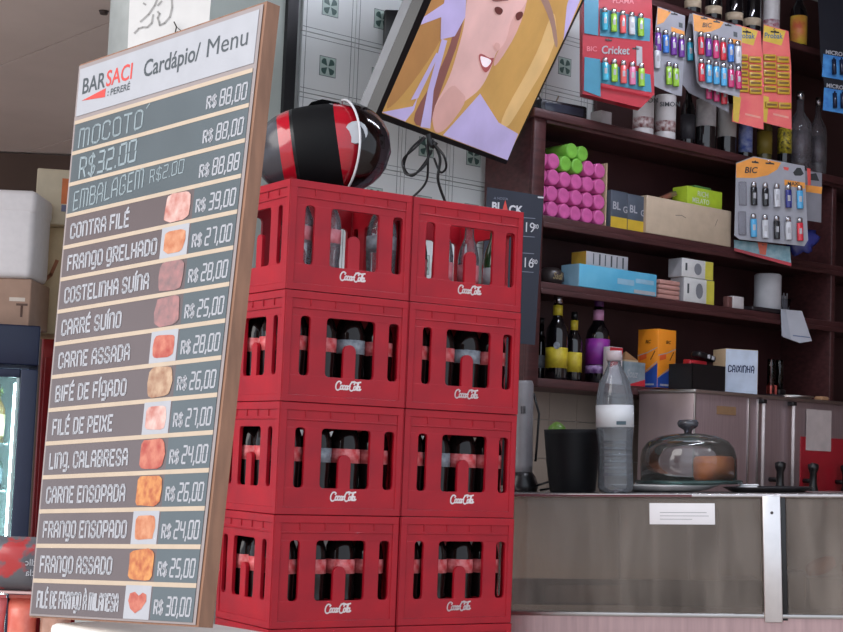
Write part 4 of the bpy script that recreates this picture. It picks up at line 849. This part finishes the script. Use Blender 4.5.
for px in (758.5, 788.5):
    x = mx(px); MB().lathe([(.0065, .03), (.0065, MHt-.03)], 12, c=(x, -.022, 0)).build('sight_glass', mat('tube_white', (214, 206, 206), .15), T); MB().rbox(x-.012, x+.012, -.03, .0, MHt-.034, MHt-.018, .003).build('glass_fitting', BLACK, T)
for px in (770.5, 803.5, 836):
    x = mx(px); q = MB().lathe([(c_[0]*1.15, c_[1]*1.15) for c_ in [(.016, 0), (.019, .01), (.013, .03), (.012, .07), (.018, .085), (.019, .10), (.008, .105)]], 14).build('tap', BLACK, T); q.location = (x, -.05, .022); MB().tube([(0, 0, .05), (0, .05, .05)], .009).build('spout', BLACK, q)
x0 = mx(800); MB().rbox(x0, MW-.002, -.004, .001, .006, MHt*.62, .002).build('red_panel', mat('machine_red', (150, 28, 40), .3), T, 'red front panel'); 
MB().box(mx(805), mx(830), -.0055, -.0042, mz(818, 451), mz(818, 410)).build('paper_label', mat('label_paper', (190, 178, 176), .7), T, 'pale paper label')
MB().box(mx(716), mx(735), -.002, .001, MHt*.78, MHt*.86).build('worn_sticker', mat('worn', (150, 116, 84), .6), T)
zM = zK+MHt+.001
# goods on top of the machine
def mtop(px, d): return tz(px, 388, d)[0]
t0, t1 = mtop(692, -.2), mtop(725, -.2)
T = thing('black_tray', 'black plastic tray holding red packs on the coffee machine', 'tray', wf(t0, -.2, zM)); w_ = t1-t0; hT = tz(700, 364, -.2)[1]-zM
b = MB().box(0, w_, 0, .12, 0, .006); 
for (x0, x1, y0, y1) in ((0, .004, 0, .12), (w_-.004, w_, 0, .12), (0, w_, 0, .004), (0, w_, .116, .12)): b.box(x0, x1, y0, y1, 0, hT)
b.build('tray', BLACK, T)
for k in range(3):
    o = MB().rbox(0, .09, 0, .03, 0, .028, .006).build('red_pack', mat('red_pack', (170, 30, 40), .4)); place(o, rz(wf(t0+.02+.03*k, -.17+.03*k, zM+hT-.012+.004*k), .1*k-.1)); tag(o, f'red pack in the black tray on the coffee machine, {("front", "middle", "rear")[k]} one', 'pack', 'red packs in the black tray')
T = thing('black_pouch', 'black pouch with white print lying on the red packs', 'pouch', rz(wf(t0+.05, -.19, zM+hT+.028), .0)); o = MB().rbox(0, .1, 0, .05, 0, .026, .011, 0, 3).build('pouch', BLACK, T); o.rotation_euler = (0, .16, 0); o2 = MB().rbox(.045, .06, -.001, .001, .006, .02, .0004).build('print', WHITE, T); o2.rotation_euler = (0, .16, 0); o3 = MB().rbox(.07, .085, -.001, .001, .006, .02, .0004).build('print', WHITE, T); o3.rotation_euler = (0, .16, 0)
# tip box: cream side, white face with handwriting
Pc = hit(725, 389, PS+nw*-.14, nw); Mx = rz(frame(V((Pc.x, Pc.y, zM)), V((1, 0, 0)), V((0, 1, 0)), Z), math.radians(16)); kq = sdepth(725, 389, -.14)/FPX
T = thing('tip_box', 'cream cardboard box with a white face reading CAIXINHA', 'box', Mx); MB().rbox(0, 36*kq, 0, .11, 0, 46*kq, .001).build('carton', CARD, T)
face(T, .0005, 35.5*kq, .0005, 45.6*kq, mat('white_face', (190, 202, 220), .7), 'white_face')
st, W_ = glyphs('CAIXINHA', .05); MB().strokes([[(3*kq+(x+.1*z)*28*kq/W_, 23*kq+z*(6+x*.15)*kq) for x, z in q] for q in st], 1.1*kq, lambda x, z: (x, -.0014, z)).build('handwriting', mat('pen_blue', (30, 44, 80), .7), T)
t0 = mtop(779, -.2); T = thing('glass_dispenser', 'pair of clear glass tubes with red and black base on the coffee machine', 'dispenser', wf(t0, -.18, zM)); b = MB()
for s in (-1, 1): MB().lathe([(.016, .012), (.016, .15), (.013, .155), (.013, .02)], 14, c=(s*.026, 0, 0)).build('glass_tube', glass('tube_glass', (225, 222, 225), .35), T)
MB().rbox(-.05, .05, -.03, .03, 0, .012, .003).build('base', mat('dark_base2', (50, 40, 44), .4), T); MB().rbox(-.04, .0, -.012, .012, .012, .05, .004).build('red_piece', mat('coral_piece', (200, 90, 80), .5), T); MB().rbox(.002, .045, -.02, .01, .012, .035, .004).build('black_piece', BLACK, T)
t0, t1 = mtop(768, -.26), mtop(813, -.26); o = MB().lathe([(0, 0), (.07, 0), (.085, .012), (.083, .013), (.068, .004), (0, .004)], 24).build('steel_dish', STEEL); place(o, wf((t0+t1)/2, -.19, zM)); o.location.z = zM+.0; tag(o, 'shallow steel dish on the coffee machine', 'dish'); o.location += uw*.1
o = MB().rbox(0, .05, 0, .04, 0, .018, .007, 0, 3).build('tan_sponge', mat('tan', (170, 130, 96), .8)); place(o, wf(mtop(824, -.26), -.25, zM)); tag(o, 'small tan sponge at the right of the coffee machine top', 'sponge')
# ------------------------------------------------------------------ glass display counter
DC = 5.05; kc = DC/FPX; CYAW = -.14
cf = pxf(640, 495, DC, CYAW)
T = thing('display_counter', 'glass fronted steel display counter with a bright corner post', 'counter', shift(cf, 0, 0, -1.0)); ZO = 1.0
def X(px): return (px-640)*kc*1.02
def Y(py): return -(py-495)*kc+ZO
LX, RX, DPT = X(490), X(905), .5
MB().rbox(LX, RX, -.012, DPT, Y(497), Y(493.5), .003).build('top_slab', mat('counter_top', (196, 190, 190), .25, .8), T)
MB().box(LX, X(690), -.0135, -.011, Y(496.5), Y(494.6)).build('red_edge_strip', mat('edge_red', (96, 34, 42), .4), T)
GL = glass('reflection_haze_glass', (214, 208, 204), .24, .19, (186, 174, 164), .06)  # milky street reflection painted into the panes as diffuse haze
BOT = 611
for (a, c) in ((491, 756), (780, 904)): MB().box(X(a), X(c), 0, .006, Y(BOT), Y(498)).build('glass_pane', GL, T, 'glass front with street reflection haze painted in')
MB().rbox(X(757), X(774.5), -.014, .012, Y(BOT+8), Y(495), .004).build('corner_post', mat('post_steel', (226, 222, 222), .3, .9, var=.04), T, 'bright steel post')
MB().rbox(X(774.6), X(779.5), -.006, .012, Y(BOT+6), Y(497), .002).build('gasket', BLACK, T)
MB().lathe([(.0, -.004), (.004, -.003), (.005, 0)], 10, axis='y', c=(X(766), -.0142, Y(512))).build('rivet', mat('rivet', (80, 76, 76), .4, .8), T)
MB().rbox(LX, RX, -.008, .03, Y(BOT+4), Y(BOT), .002).build('bottom_rail', STEEL, T)
MB().box(LX, RX, .004, DPT, .02, Y(BOT+4)).build('base_cabinet', mat('red_sheen_steel', (190, 160, 160), .32, .75, var=.1, scale=4, stretch=(14, 1, 1)), T)  # reddish reflection painted into the steel colour
MB().box(LX, RX, DPT-.012, DPT, Y(BOT), Y(497)).build('back_panel', mat('inner_back', (206, 190, 174), .5, var=.06, scale=3), T)
MB().box(LX, RX, .01, DPT-.013, Y(BOT-1), Y(BOT)).build('inner_floor', STEEL, T)
MB().rbox(LX, X(757), .05, .07, Y(606), Y(580), .003).build('inner_riser', mat('riser', (74, 66, 66), .5), T); MB().rbox(X(545), X(620), .040, .049, Y(603), Y(586), .002).build('drawer_front', mat('drawer_front', (140, 124, 116), .35, .4), T)
for px in (619, 688, 717): MB().rbox(X(px)-.004, X(px)+.004, .12, .13, Y(600), Y(508), .001).build('inner_upright', mat('inner_up', (186, 176, 168), .4), T)
MB().rbox(X(720), X(757), .10, .40, Y(585), Y(583), .002).build('inner_shelf', STEEL, T)
MB().rbox(X(649), X(712), -.0015, .0, Y(524), Y(503), .0004).build('notice_sticker', mat('sticker', (232, 228, 230), .6, var=.02), T, 'white notice sticker')
for j, (a, c) in enumerate(((659, 704), (659, 706), (659, 690))): MB().box(X(a), X(c), -.0022, -.0015, Y(512+3.3*j+.5), Y(512+3.3*j)).build('small_print', mat('grey_print', (150, 150, 154), .6), T)
def cthing(name, label, cat, px, d, py=493.5, group=None): return thing(name, label, cat, shift(cf, X(px), d, Y(py)-ZO+.0005), group)
# inside the case
for k, (a, c, h, nm) in enumerate(((690, 714, 24, 'small white plastic tub inside the display case, left of the inner shelf'), (784, 800, 36, 'tall white tub inside the right glass case'), (806, 850, 30, 'wide white tray tub inside the right glass case'))):
    w_ = (c-a)*kc*1.05; q = thing('white_tub', nm, 'tub', shift(cf, X((a+c)/2), .22, Y(BOT)-ZO+.002), 'white tubs in the case'); b = MB().box(-w_/2, w_/2, -.06, .06, 0, .004)
    hh = h*kc
    for (x0, x1, y0, y1) in ((-w_/2, -w_/2+.003, -.06, .06), (w_/2-.003, w_/2, -.06, .06), (-w_/2, w_/2, -.06, -.057), (-w_/2, w_/2, .057, .06)): b.box(x0, x1, y0, y1, 0, hh)
    b.build('tub', mat('tub_white', (206, 202, 198), .45), q); MB().rbox(-w_/2-.004, w_/2+.004, -.064, .064, hh, hh+.004, .002).build('lid', mat('tub_white', (206, 202, 198), .45), q)
for k in range(2):
    px = 818+36*k; q = MB(); q.lathe([(0, -.05), (.018, -.046), (.026, -.02), (.027, .02), (.018, .046), (0, .05)], 14, axis='x'); o = q.build('bread_roll', mat('baked', (206, 130, 76), .6, c2=(170, 90, 50), scale=14)); place(o, shift(cf, X(px), .2+.02*(k % 2), Y(BOT-30)-ZO+.042)); o.matrix_world = o.matrix_world @ Matrix.Rotation(-.35, 4, 'Y'); tag(o, f'golden bread roll on the wide tub in the case, {("left", "right")[k]} of two', 'bread', 'bread rolls in the case')
# ------------------------------------------------------------------ things on the counter
CK = kc*1.03
q = cthing('grey_blender', 'grey kitchen blender motor tower with cable, right beside the crates', 'blender', 518, .28)
MB().lathe([(.05, 0), (.055, .02), (.044, .05), (.03, .07)], 20).build('base', BLACK, q); MB().lathe([(.034, .06), (.036, .09), (.037, .20), (.040, .30), (.041, .36), (.036, .372), (0, .372)], 20).build('motor_body', mat('grey_plastic', (128, 126, 130), .4), q)
for j in range(3): MB().box(.0+.006*j, .003+.006*j, -.0395, -.036, .26, .285).build('vent_slot', BLACK, q)
MB().tube([(.04, .01, .33), (.058, .01, .26), (.05, .0, .15), (.045, .0, .1)], .004).build('cable', BLACK, q); MB().tube([(.05, -.02, .02), (.10, -.03, .035), (.105, -.02, .012), (.06, .0, .004)], .004).build('cable', BLACK, q)
q = cthing('black_pot', 'tall black plastic bucket with a lime peeping over the rim', 'bucket', 571.5, .20); r = 28.5*CK
MB().lathe([(0, 0), (r*.78, 0), (r*.82, .006), (r*.93, .10), (r*.99, .19), (r, .205), (r*.96, .205), (r*.9, .10), (r*.75, .02), (0, .02)], 32).build('bucket', mat('pot_black', (11, 11, 15), .55, spec=.25), q)
o = MB().lathe([(0, 0), (.012, .003), (.028, .02), (.033, .038), (.028, .056), (.012, .07), (0, .074)], 16).build('lime', mat('lime_skin', (96, 134, 52), .4, var=.1)); place(o, shift(cf, X(556), .20, .163)); tag(o, 'green lime resting in the black bucket', 'lime')
q = cthing('water_bottle', 'large clear plastic water bottle with white label on the counter', 'bottle', 616, .06); R2_ = 18.5*CK; hB = 140*CK
pr = [(0, .012), (R2_*.5, 0), (R2_*.85, .004), (R2_*.95, .02), (R2_*.92, hB*.2), (R2_*.90, hB*.3), (R2_*.97, hB*.42), (R2_, hB*.46), (R2_, hB*.62), (R2_*.97, hB*.68), (R2_*.8, hB*.78), (R2_*.5, hB*.86), (R2_*.36, hB*.90), (R2_*.36, hB*.95)]
MB().lathe(pr, 28).build('plastic_body', glass('pet', (232, 236, 240), .36, .12, (200, 206, 214)), q); MB().lathe([(R2_*1.012, hB*.46), (R2_*1.012, hB*.615)], 28).build('label', mat('bottle_label', (206, 208, 212), .5, var=.04), q, 'white wrap label'); MB().lathe([(R2_*.42, hB*.93), (R2_*.42, hB), (0, hB)], 16).build('cap', mat('pale_cap', (190, 176, 180), .4), q)
MB().box(R2_*.1, R2_*.6, -R2_*1.03, -R2_*.98, hB*.475, hB*.5).build('label_print', mat('teal_ink', (60, 80, 90), .5), q)
for j in range(6): MB().lathe([(R2_*.915, hB*(.12+.045*j)), (R2_*.935, hB*(.13+.045*j)), (R2_*.915, hB*(.14+.045*j))], 28).build('rib', MATS['pet'], q)
q = cthing('white_plate', 'wide white plate under the glass cake dome', 'plate', 665, .30); MB().lathe([(0, .002), (.11, .002), (.14, .006), (.178, .020), (.182, .022), (.178, .024), (.14, .012), (0, .008)], 40).build('plate', mat('plate_white', (206, 206, 206), .25), q)
q = cthing('cake_stand', 'glass cake dome with grey knob over an orange cake', 'cake dome', 690, .30); rD = 49*CK; zd = .026
MB().lathe([(0, zd), (rD*1.1, zd), (rD*1.12, zd+.008), (rD*1.1, zd+.012), (0, zd+.012)], 40).build('glass_base', glass('teal_glass', (150, 186, 182), .3, .12, (140, 170, 168)), q)
MB().lathe([(rD, zd+.013), (rD, zd+.085), (rD*.96, zd+.115), (rD*.84, zd+.14), (rD*.6, zd+.158), (rD*.28, zd+.167), (0, zd+.168)], 40).build('dome', glass('dome_glass', (228, 230, 232), .38, .06), q)
MB().lathe([(.012, zd+.167), (.014, zd+.178), (.032, zd+.19), (.036, zd+.202), (.03, zd+.212), (0, zd+.214)], 20).build('knob', glass('knob_glass', (120, 122, 130), .5, .3, (110, 112, 122)), q)
o = MB().lathe([(0, 0), (.062, 0), (.068, .01), (.068, .068), (.060, .078), (0, .08)], 24, smooth=True).build('cake', mat('cake_crust', (206, 116, 40), .6, c2=(170, 84, 30), scale=20, bump=.3)); place(o, shift(cf, X(716), .31, Y(493.5)-ZO+zd+.0135)); tag(o, 'small orange brown cake under the glass dome', 'cake')
q = cthing('dark_tray', 'low dark serving tray with white napkins in front of the coffee machine', 'tray', 770, .3); MB().lathe([(0, .001), (.12, .001), (.145, .014), (.148, .016), (.143, .017), (.12, .006), (0, .006)], 36).build('tray', mat('tray_dark', (40, 38, 42), .3), q)
for j in range(3):
    o = MB().rbox(-.03, .03, -.03, .03, 0, .006, .002).build('napkin', mat('napkin', (226, 226, 230), .8)); place(o, shift(cf, X(748+1.5*j), .29, Y(493.5)-ZO+.007+.0065*j)); tag(o, f'white napkin on the dark serving tray, {("bottom", "middle", "top")[j]} of three', 'napkin', 'napkins on the tray')
# ------------------------------------------------------------------ fridge corner on the left
DF = 5.55; kf = DF/FPX; ff = pxf(46, 326, DF, -.12); ZF = -(326-CY)*0
zfl = pt(41, 326, DF).z
T = thing('drinks_fridge', 'dark blue drinks fridge with lit glass door behind the menu board', 'fridge', frame(V(pt(41, 326, DF)[:2]+(0,)) if False else V((pt(41, 326, DF).x, pt(41, 326, DF).y, 0)), V((math.cos(.26), math.sin(.26), 0)), V((-math.sin(.26), math.cos(.26), 0)), Z))
FB = mat('fridge_blue', (28, 36, 64), .4, var=.05); FW = .66; FH = zfl
b = MB()
b.box(-FW, -FW+.03, .03, .6, .1, FH); b.box(-.03, 0, .03, .6, .1, FH); b.box(-FW, 0, .57, .6, .1, FH); b.box(-FW, 0, .03, .6, FH-.15, FH); b.box(-FW, 0, .03, .6, .0, .14); b.build('cabinet', FB, T)
MB().rbox(-FW, 0, 0, .03, FH-40*kf, FH, .006).build('header_panel', FB, T)
b = MB(); zt, zb = FH-44*kf, .16; fw_ = 17*kf
b.rbox(-FW, -FW+fw_, -.005, .028, zb, zt, .004); b.rbox(-fw_, 0, -.005, .028, zb, zt, .004); b.rbox(-FW+fw_, -fw_, -.005, .028, zt-.03, zt, .004); b.rbox(-FW+fw_, -fw_, -.005, .028, zb, zb+.05, .004)
dr = b.build('door_frame', FB, T); MB().box(-FW+fw_, -fw_, .008, .014, zb+.05, zt-.03).build('door_glass', glass('fridge_glass', (225, 235, 236), .15, .10, (200, 215, 215)), dr); MB().rbox(-fw_-.012, -fw_-.002, .0, .027, zb+.05, zt-.03, .002).build('door_gasket', mat('gasket_light', (190, 206, 206), .5), dr)
b = MB(); b.box(-FW+.031, -.031, .55, .569, .15, FH-.16); b.box(-FW+.031, -FW+.034, .04, .55, .15, FH-.16); b.box(-.034, -.031, .04, .55, .15, FH-.16); b.build('lining', mat('fridge_lining', (206, 220, 220), .5), T)
MB().rbox(-.078, -.062, .045, .075, .3, FH-.2, .004).build('light_tube', mat('tube_light', (214, 236, 236), .5, emit=45.0, var=0), T, 'glowing white light tube')
SHZ = [.25, .55, FH-165*kf, FH-118*kf]
for z in SHZ: MB().box(-FW+.036, -.085, .06, .54, z-.006, z).build('wire_shelf', mat('shelf_white', (200, 206, 206), .4), T)
fM = T.matrix_world.copy()
def fr_bottle(px, z, h, r, m, lm_, lab):
    q = thing('fridge_bottle', lab, 'bottle', shift(fM, px, .16, z+.0006), 'bottles in the fridge'); MB().lathe([(0, 0), (r, 0), (r, h*.6), (r*.45, h*.78), (r*.4, h)], 18).build('glass', m, q); MB().lathe([(r*1.01, h*.12), (r*1.01, h*.5)], 18).build('label', lm_, q); MB().lathe([(r*.46, h*.94), (r*.46, h*1.03), (0, h*1.03)], 12).build('cap', CAPM, q)
k0 = [-.135, -.225, -.33]
for j, x in enumerate(k0): fr_bottle(x, SHZ[3], .2, .035, mat('amber_glass', (120, 90, 50), .15), mat('cream_label', (222, 204, 160), .5), f'bottle with cream label on the upper fridge shelf, {("right", "middle", "left")[j]}')
for j, x in enumerate(k0): fr_bottle(x, SHZ[2], .15, .037, mat('dark_green_bottle', (50, 66, 60), .2), mat('grey_label', (110, 122, 130), .5), f'dark green bottle with grey label on the lower fridge shelf, {("right", "middle", "left")[j]}')
q = thing('herb_bunch', 'bunch of green herbs hanging at the top of the fridge', 'herbs', shift(fM, -.15, .15, FH-.165)); b = MB()
for j in range(26):
    a, l = random.uniform(0, 6.28), random.uniform(.03, .07); x, y, z = random.uniform(-.04, .04), random.uniform(-.02, .02), -random.uniform(.0, .09); b.poly([(x, y, z), (x+.012*math.cos(a), y+.004, z-l*.4), (x+.03*math.cos(a), y-.004, z-l*.7), (x+.006*math.cos(a)-.01, y, z-l*.5)])
b.tube([(0, 0, 0), (0, 0, -.06)], .004).build('leaves', mat('herb_green', (104, 122, 62), .6, var=.15), q)
PR = pt(42, 332, 6.3); q = thing('red_cooler', 'tall red cooler standing right behind the blue fridge', 'cooler', frame(V((PR.x, PR.y, 0)), V((1, 0, 0)), V((0, 1, 0)), Z)); MB().rbox(0, .34, 0, .5, 0, PR.z, .01).build('cabinet', mat('cooler_red', (170, 34, 42), .4), q); MB().rbox(.02, .32, -.008, -.001, .1, PR.z-.1, .004).build('door', mat('cooler_red2', (176, 36, 44), .35), q)
o = MB().rbox(0, .055, 0, .10, 0, .05, .006).build('orange_carton', mat('orange_brown', (196, 96, 60), .6)); place(o, frame(V((PR.x, PR.y+.02, PR.z+.0005)), V((1, 0, 0)), V((0, 1, 0)), Z)); tag(o, 'orange carton on top of the red cooler', 'box')
# boxes on the fridge
def fbox(name, label, px0, px1, yt, yb, dy, dp, m, yaw=0, r=.006, zz=None):
    z0 = zfl+.0005 if zz is None else zz
    D = DF+dy; A = pt(px0, yb, D); Bq_ = pt(px1, yb, D); zt = pt((px0+px1)/2, yt, D).z
    q = thing(name, label, 'box', rz(frame(V((A.x, A.y, z0)), V((1, 0, 0)), V((0, 1, 0)), Z), yaw)); w_ = Bq_.x-A.x
    MB().rbox(0, w_, 0, dp, 0, zt-z0, r).build('carton', m, q); return q, w_, zt-z0
q, w_, h = fbox('brown_carton', 'brown cardboard carton under the white foam box on the fridge', -90, 29, 276, 326, .06, .28, mat('brown_card', (176, 142, 122), .75, var=.06)); text(q, 'T', w_-.05, -.001, h*.2, h*.28, mat('brown_ink', (96, 70, 60), .7), .02); face(q, w_-.075, w_-.02, h*.52, h*.6, mat('pale_tape', (216, 200, 186), .6))
zq = zfl+h+.001
q, w_, h = fbox('foam_box', 'white foam box with rounded edges stacked on the brown carton', -60, 31, 187, 275, .05, .26, mat('foam', (236, 229, 228), .8, var=.03, scale=40), r=.022, zz=zq)
MB().rbox(-.003, w_+.003, -.003, .263, h*.72, h, .02).build('lid', mat('foam', (236, 229, 228), .8, var=.03, scale=40), q)
q, w_, h = fbox('cream_carton', 'large cream carton with brown stain behind the foam box', -10, 95, 225, 326, .38, .3, mat('cream_card', (214, 190, 152), .75, var=.05))
MB().strokes([[(w_*.45, h*.45), (w_*.55, h*.55), (w_*.60, h*.68)], [(w_*.36, h*.2), (w_*.46, h*.22)]], .014, lambda x, z: (x, -.001, z)).build('brown_stain', mat('stain', (170, 110, 80), .8), q)
zq = zfl+h+.001
q, w_, h = fbox('cream_carton', 'upper cream carton with orange tag on top of the stained one', 34, 100, 168, 224, .34, .3, mat('cream_card2', (216, 200, 172), .75, var=.05), yaw=.18, zz=zq); face(q, w_*.38, w_*.48, h*.38, h*.84, mat('orange_tag', (226, 120, 60), .5), 'orange_tag'); face(q, w_*.39, w_*.46, h*.24, h*.36, mat('blue_tag', (120, 120, 150), .5), 'small_tag')
# ------------------------------------------------------------------ snack table at the lower left
DSn = 4.1; ks = DSn/FPX; P0 = pt(-60, 660, DSn); zT_ = P0.z
q = thing('snack_table', 'low brown table carrying snack packs left of the menu board', 'table', frame(V((P0.x, P0.y, 0)), V((1, 0, 0)), V((0, 1, 0)), Z)); MB().rbox(0, .36, 0, .4, zT_-.03, zT_, .005).build('table_top', mat('table_wood', (120, 84, 64), .5), q)
for (x, y) in ((.02, .02), (.32, .02), (.02, .36), (.32, .36)): MB().box(x, x+.035, y, y+.035, 0, zT_-.031).build('leg', MATS['table_wood'], q)
def pillow(name, label, cx, y0, y1, wpx, D, m, zz, tilt=0, grp=None, yoff=0):
    k = D/FPX; w_, h = wpx*k, (y1-y0)*k; A = pt(cx, y1, D); q = thing(name, label, 'snack pack', rz(frame(V((A.x, A.y+yoff, zz)), V((1, 0, 0)), V((0, 1, 0)), Z), tilt), grp)
    nx, nz = 10, 10; vs_ = []; b = MB()
    for s in (-1, 1):
        for i in range(nx+1):
            for j in range(nz+1):
                u_, v_ = i/nx*2-1, j/nz*2-1; th = .038*max(0, (1-u_**4)*(1-v_**4))**.6*(1+.1*math.sin(5*u_+3*v_)); vs_.append((u_*w_/2*(1-.04*math.cos(v_*3)), s*th, (v_+1)/2*h))
    n_ = (nx+1)*(nz+1)
    b.add(vs_, [(o_+i*(nz+1)+j, o_+(i+1)*(nz+1)+j, o_+(i+1)*(nz+1)+j+1, o_+i*(nz+1)+j+1) for o_ in (0, n_) for i in range(nx) for j in range(nz)], 0, True); b.build('pouch', m, q)
    MB().box(-w_/2*.98, w_/2*.98, -.001, .001, h-.002, h+.008).build('top_seal', m, q); return q, w_, h
SN = mat('snack_dark', (92, 90, 94), .3, c2=(170, 52, 52), scale=13, ramp=(.42, .48)); PK = mat('pink_pack2', (216, 100, 104), .3, c2=(236, 150, 150), scale=14); PB = mat('tan_pack', (150, 112, 96), .4, c2=(196, 150, 130), scale=20)
for j, (cx, wq, m, lab) in enumerate(((-20, 36, PK, 'pink snack pack at the far left of the table'), (14, 30, mat('orange_pack', (206, 86, 72), .3, c2=(226, 130, 110), scale=20), 'red orange snack pack in the middle of the table'), (47, 32, PB, 'tan snack pack right beside the white chest'))): pillow('snack_pack', lab, cx, 598, 660, wq, DSn, m, zT_+.0006, 0, 'packs on the snack table', .05+.01*j)
o = MB().rbox(0, .30, 0, .10, 0, .006, .001).build('card_sheet', mat('pale_sheet', (206, 170, 166), .6)); place(o, frame(V((pt(-50, 598, DSn).x, P0.y+.005, pt(0, 598, DSn).z+.010)), V((1, 0, 0)), V((0, 1, 0)), Z)); tag(o, 'pale cardboard sheet lying on the snack packs', 'card')
q, w_, h = pillow('snack_pack', 'dark snack bag with red patches at the lower left edge', 9, 546, 597, 58, DSn, SN, pt(0, 598, DSn).z+.0165, .0, None, .05)
text(q, 'tllc', w_*.18, -.04, h*.52, h*.13, WHITE, .0, 0, -1).location.x = w_*.42; text(q, 'cla', w_*.18, -.04, h*.32, h*.13, WHITE, .0, 0, -1).location.x = w_*.42
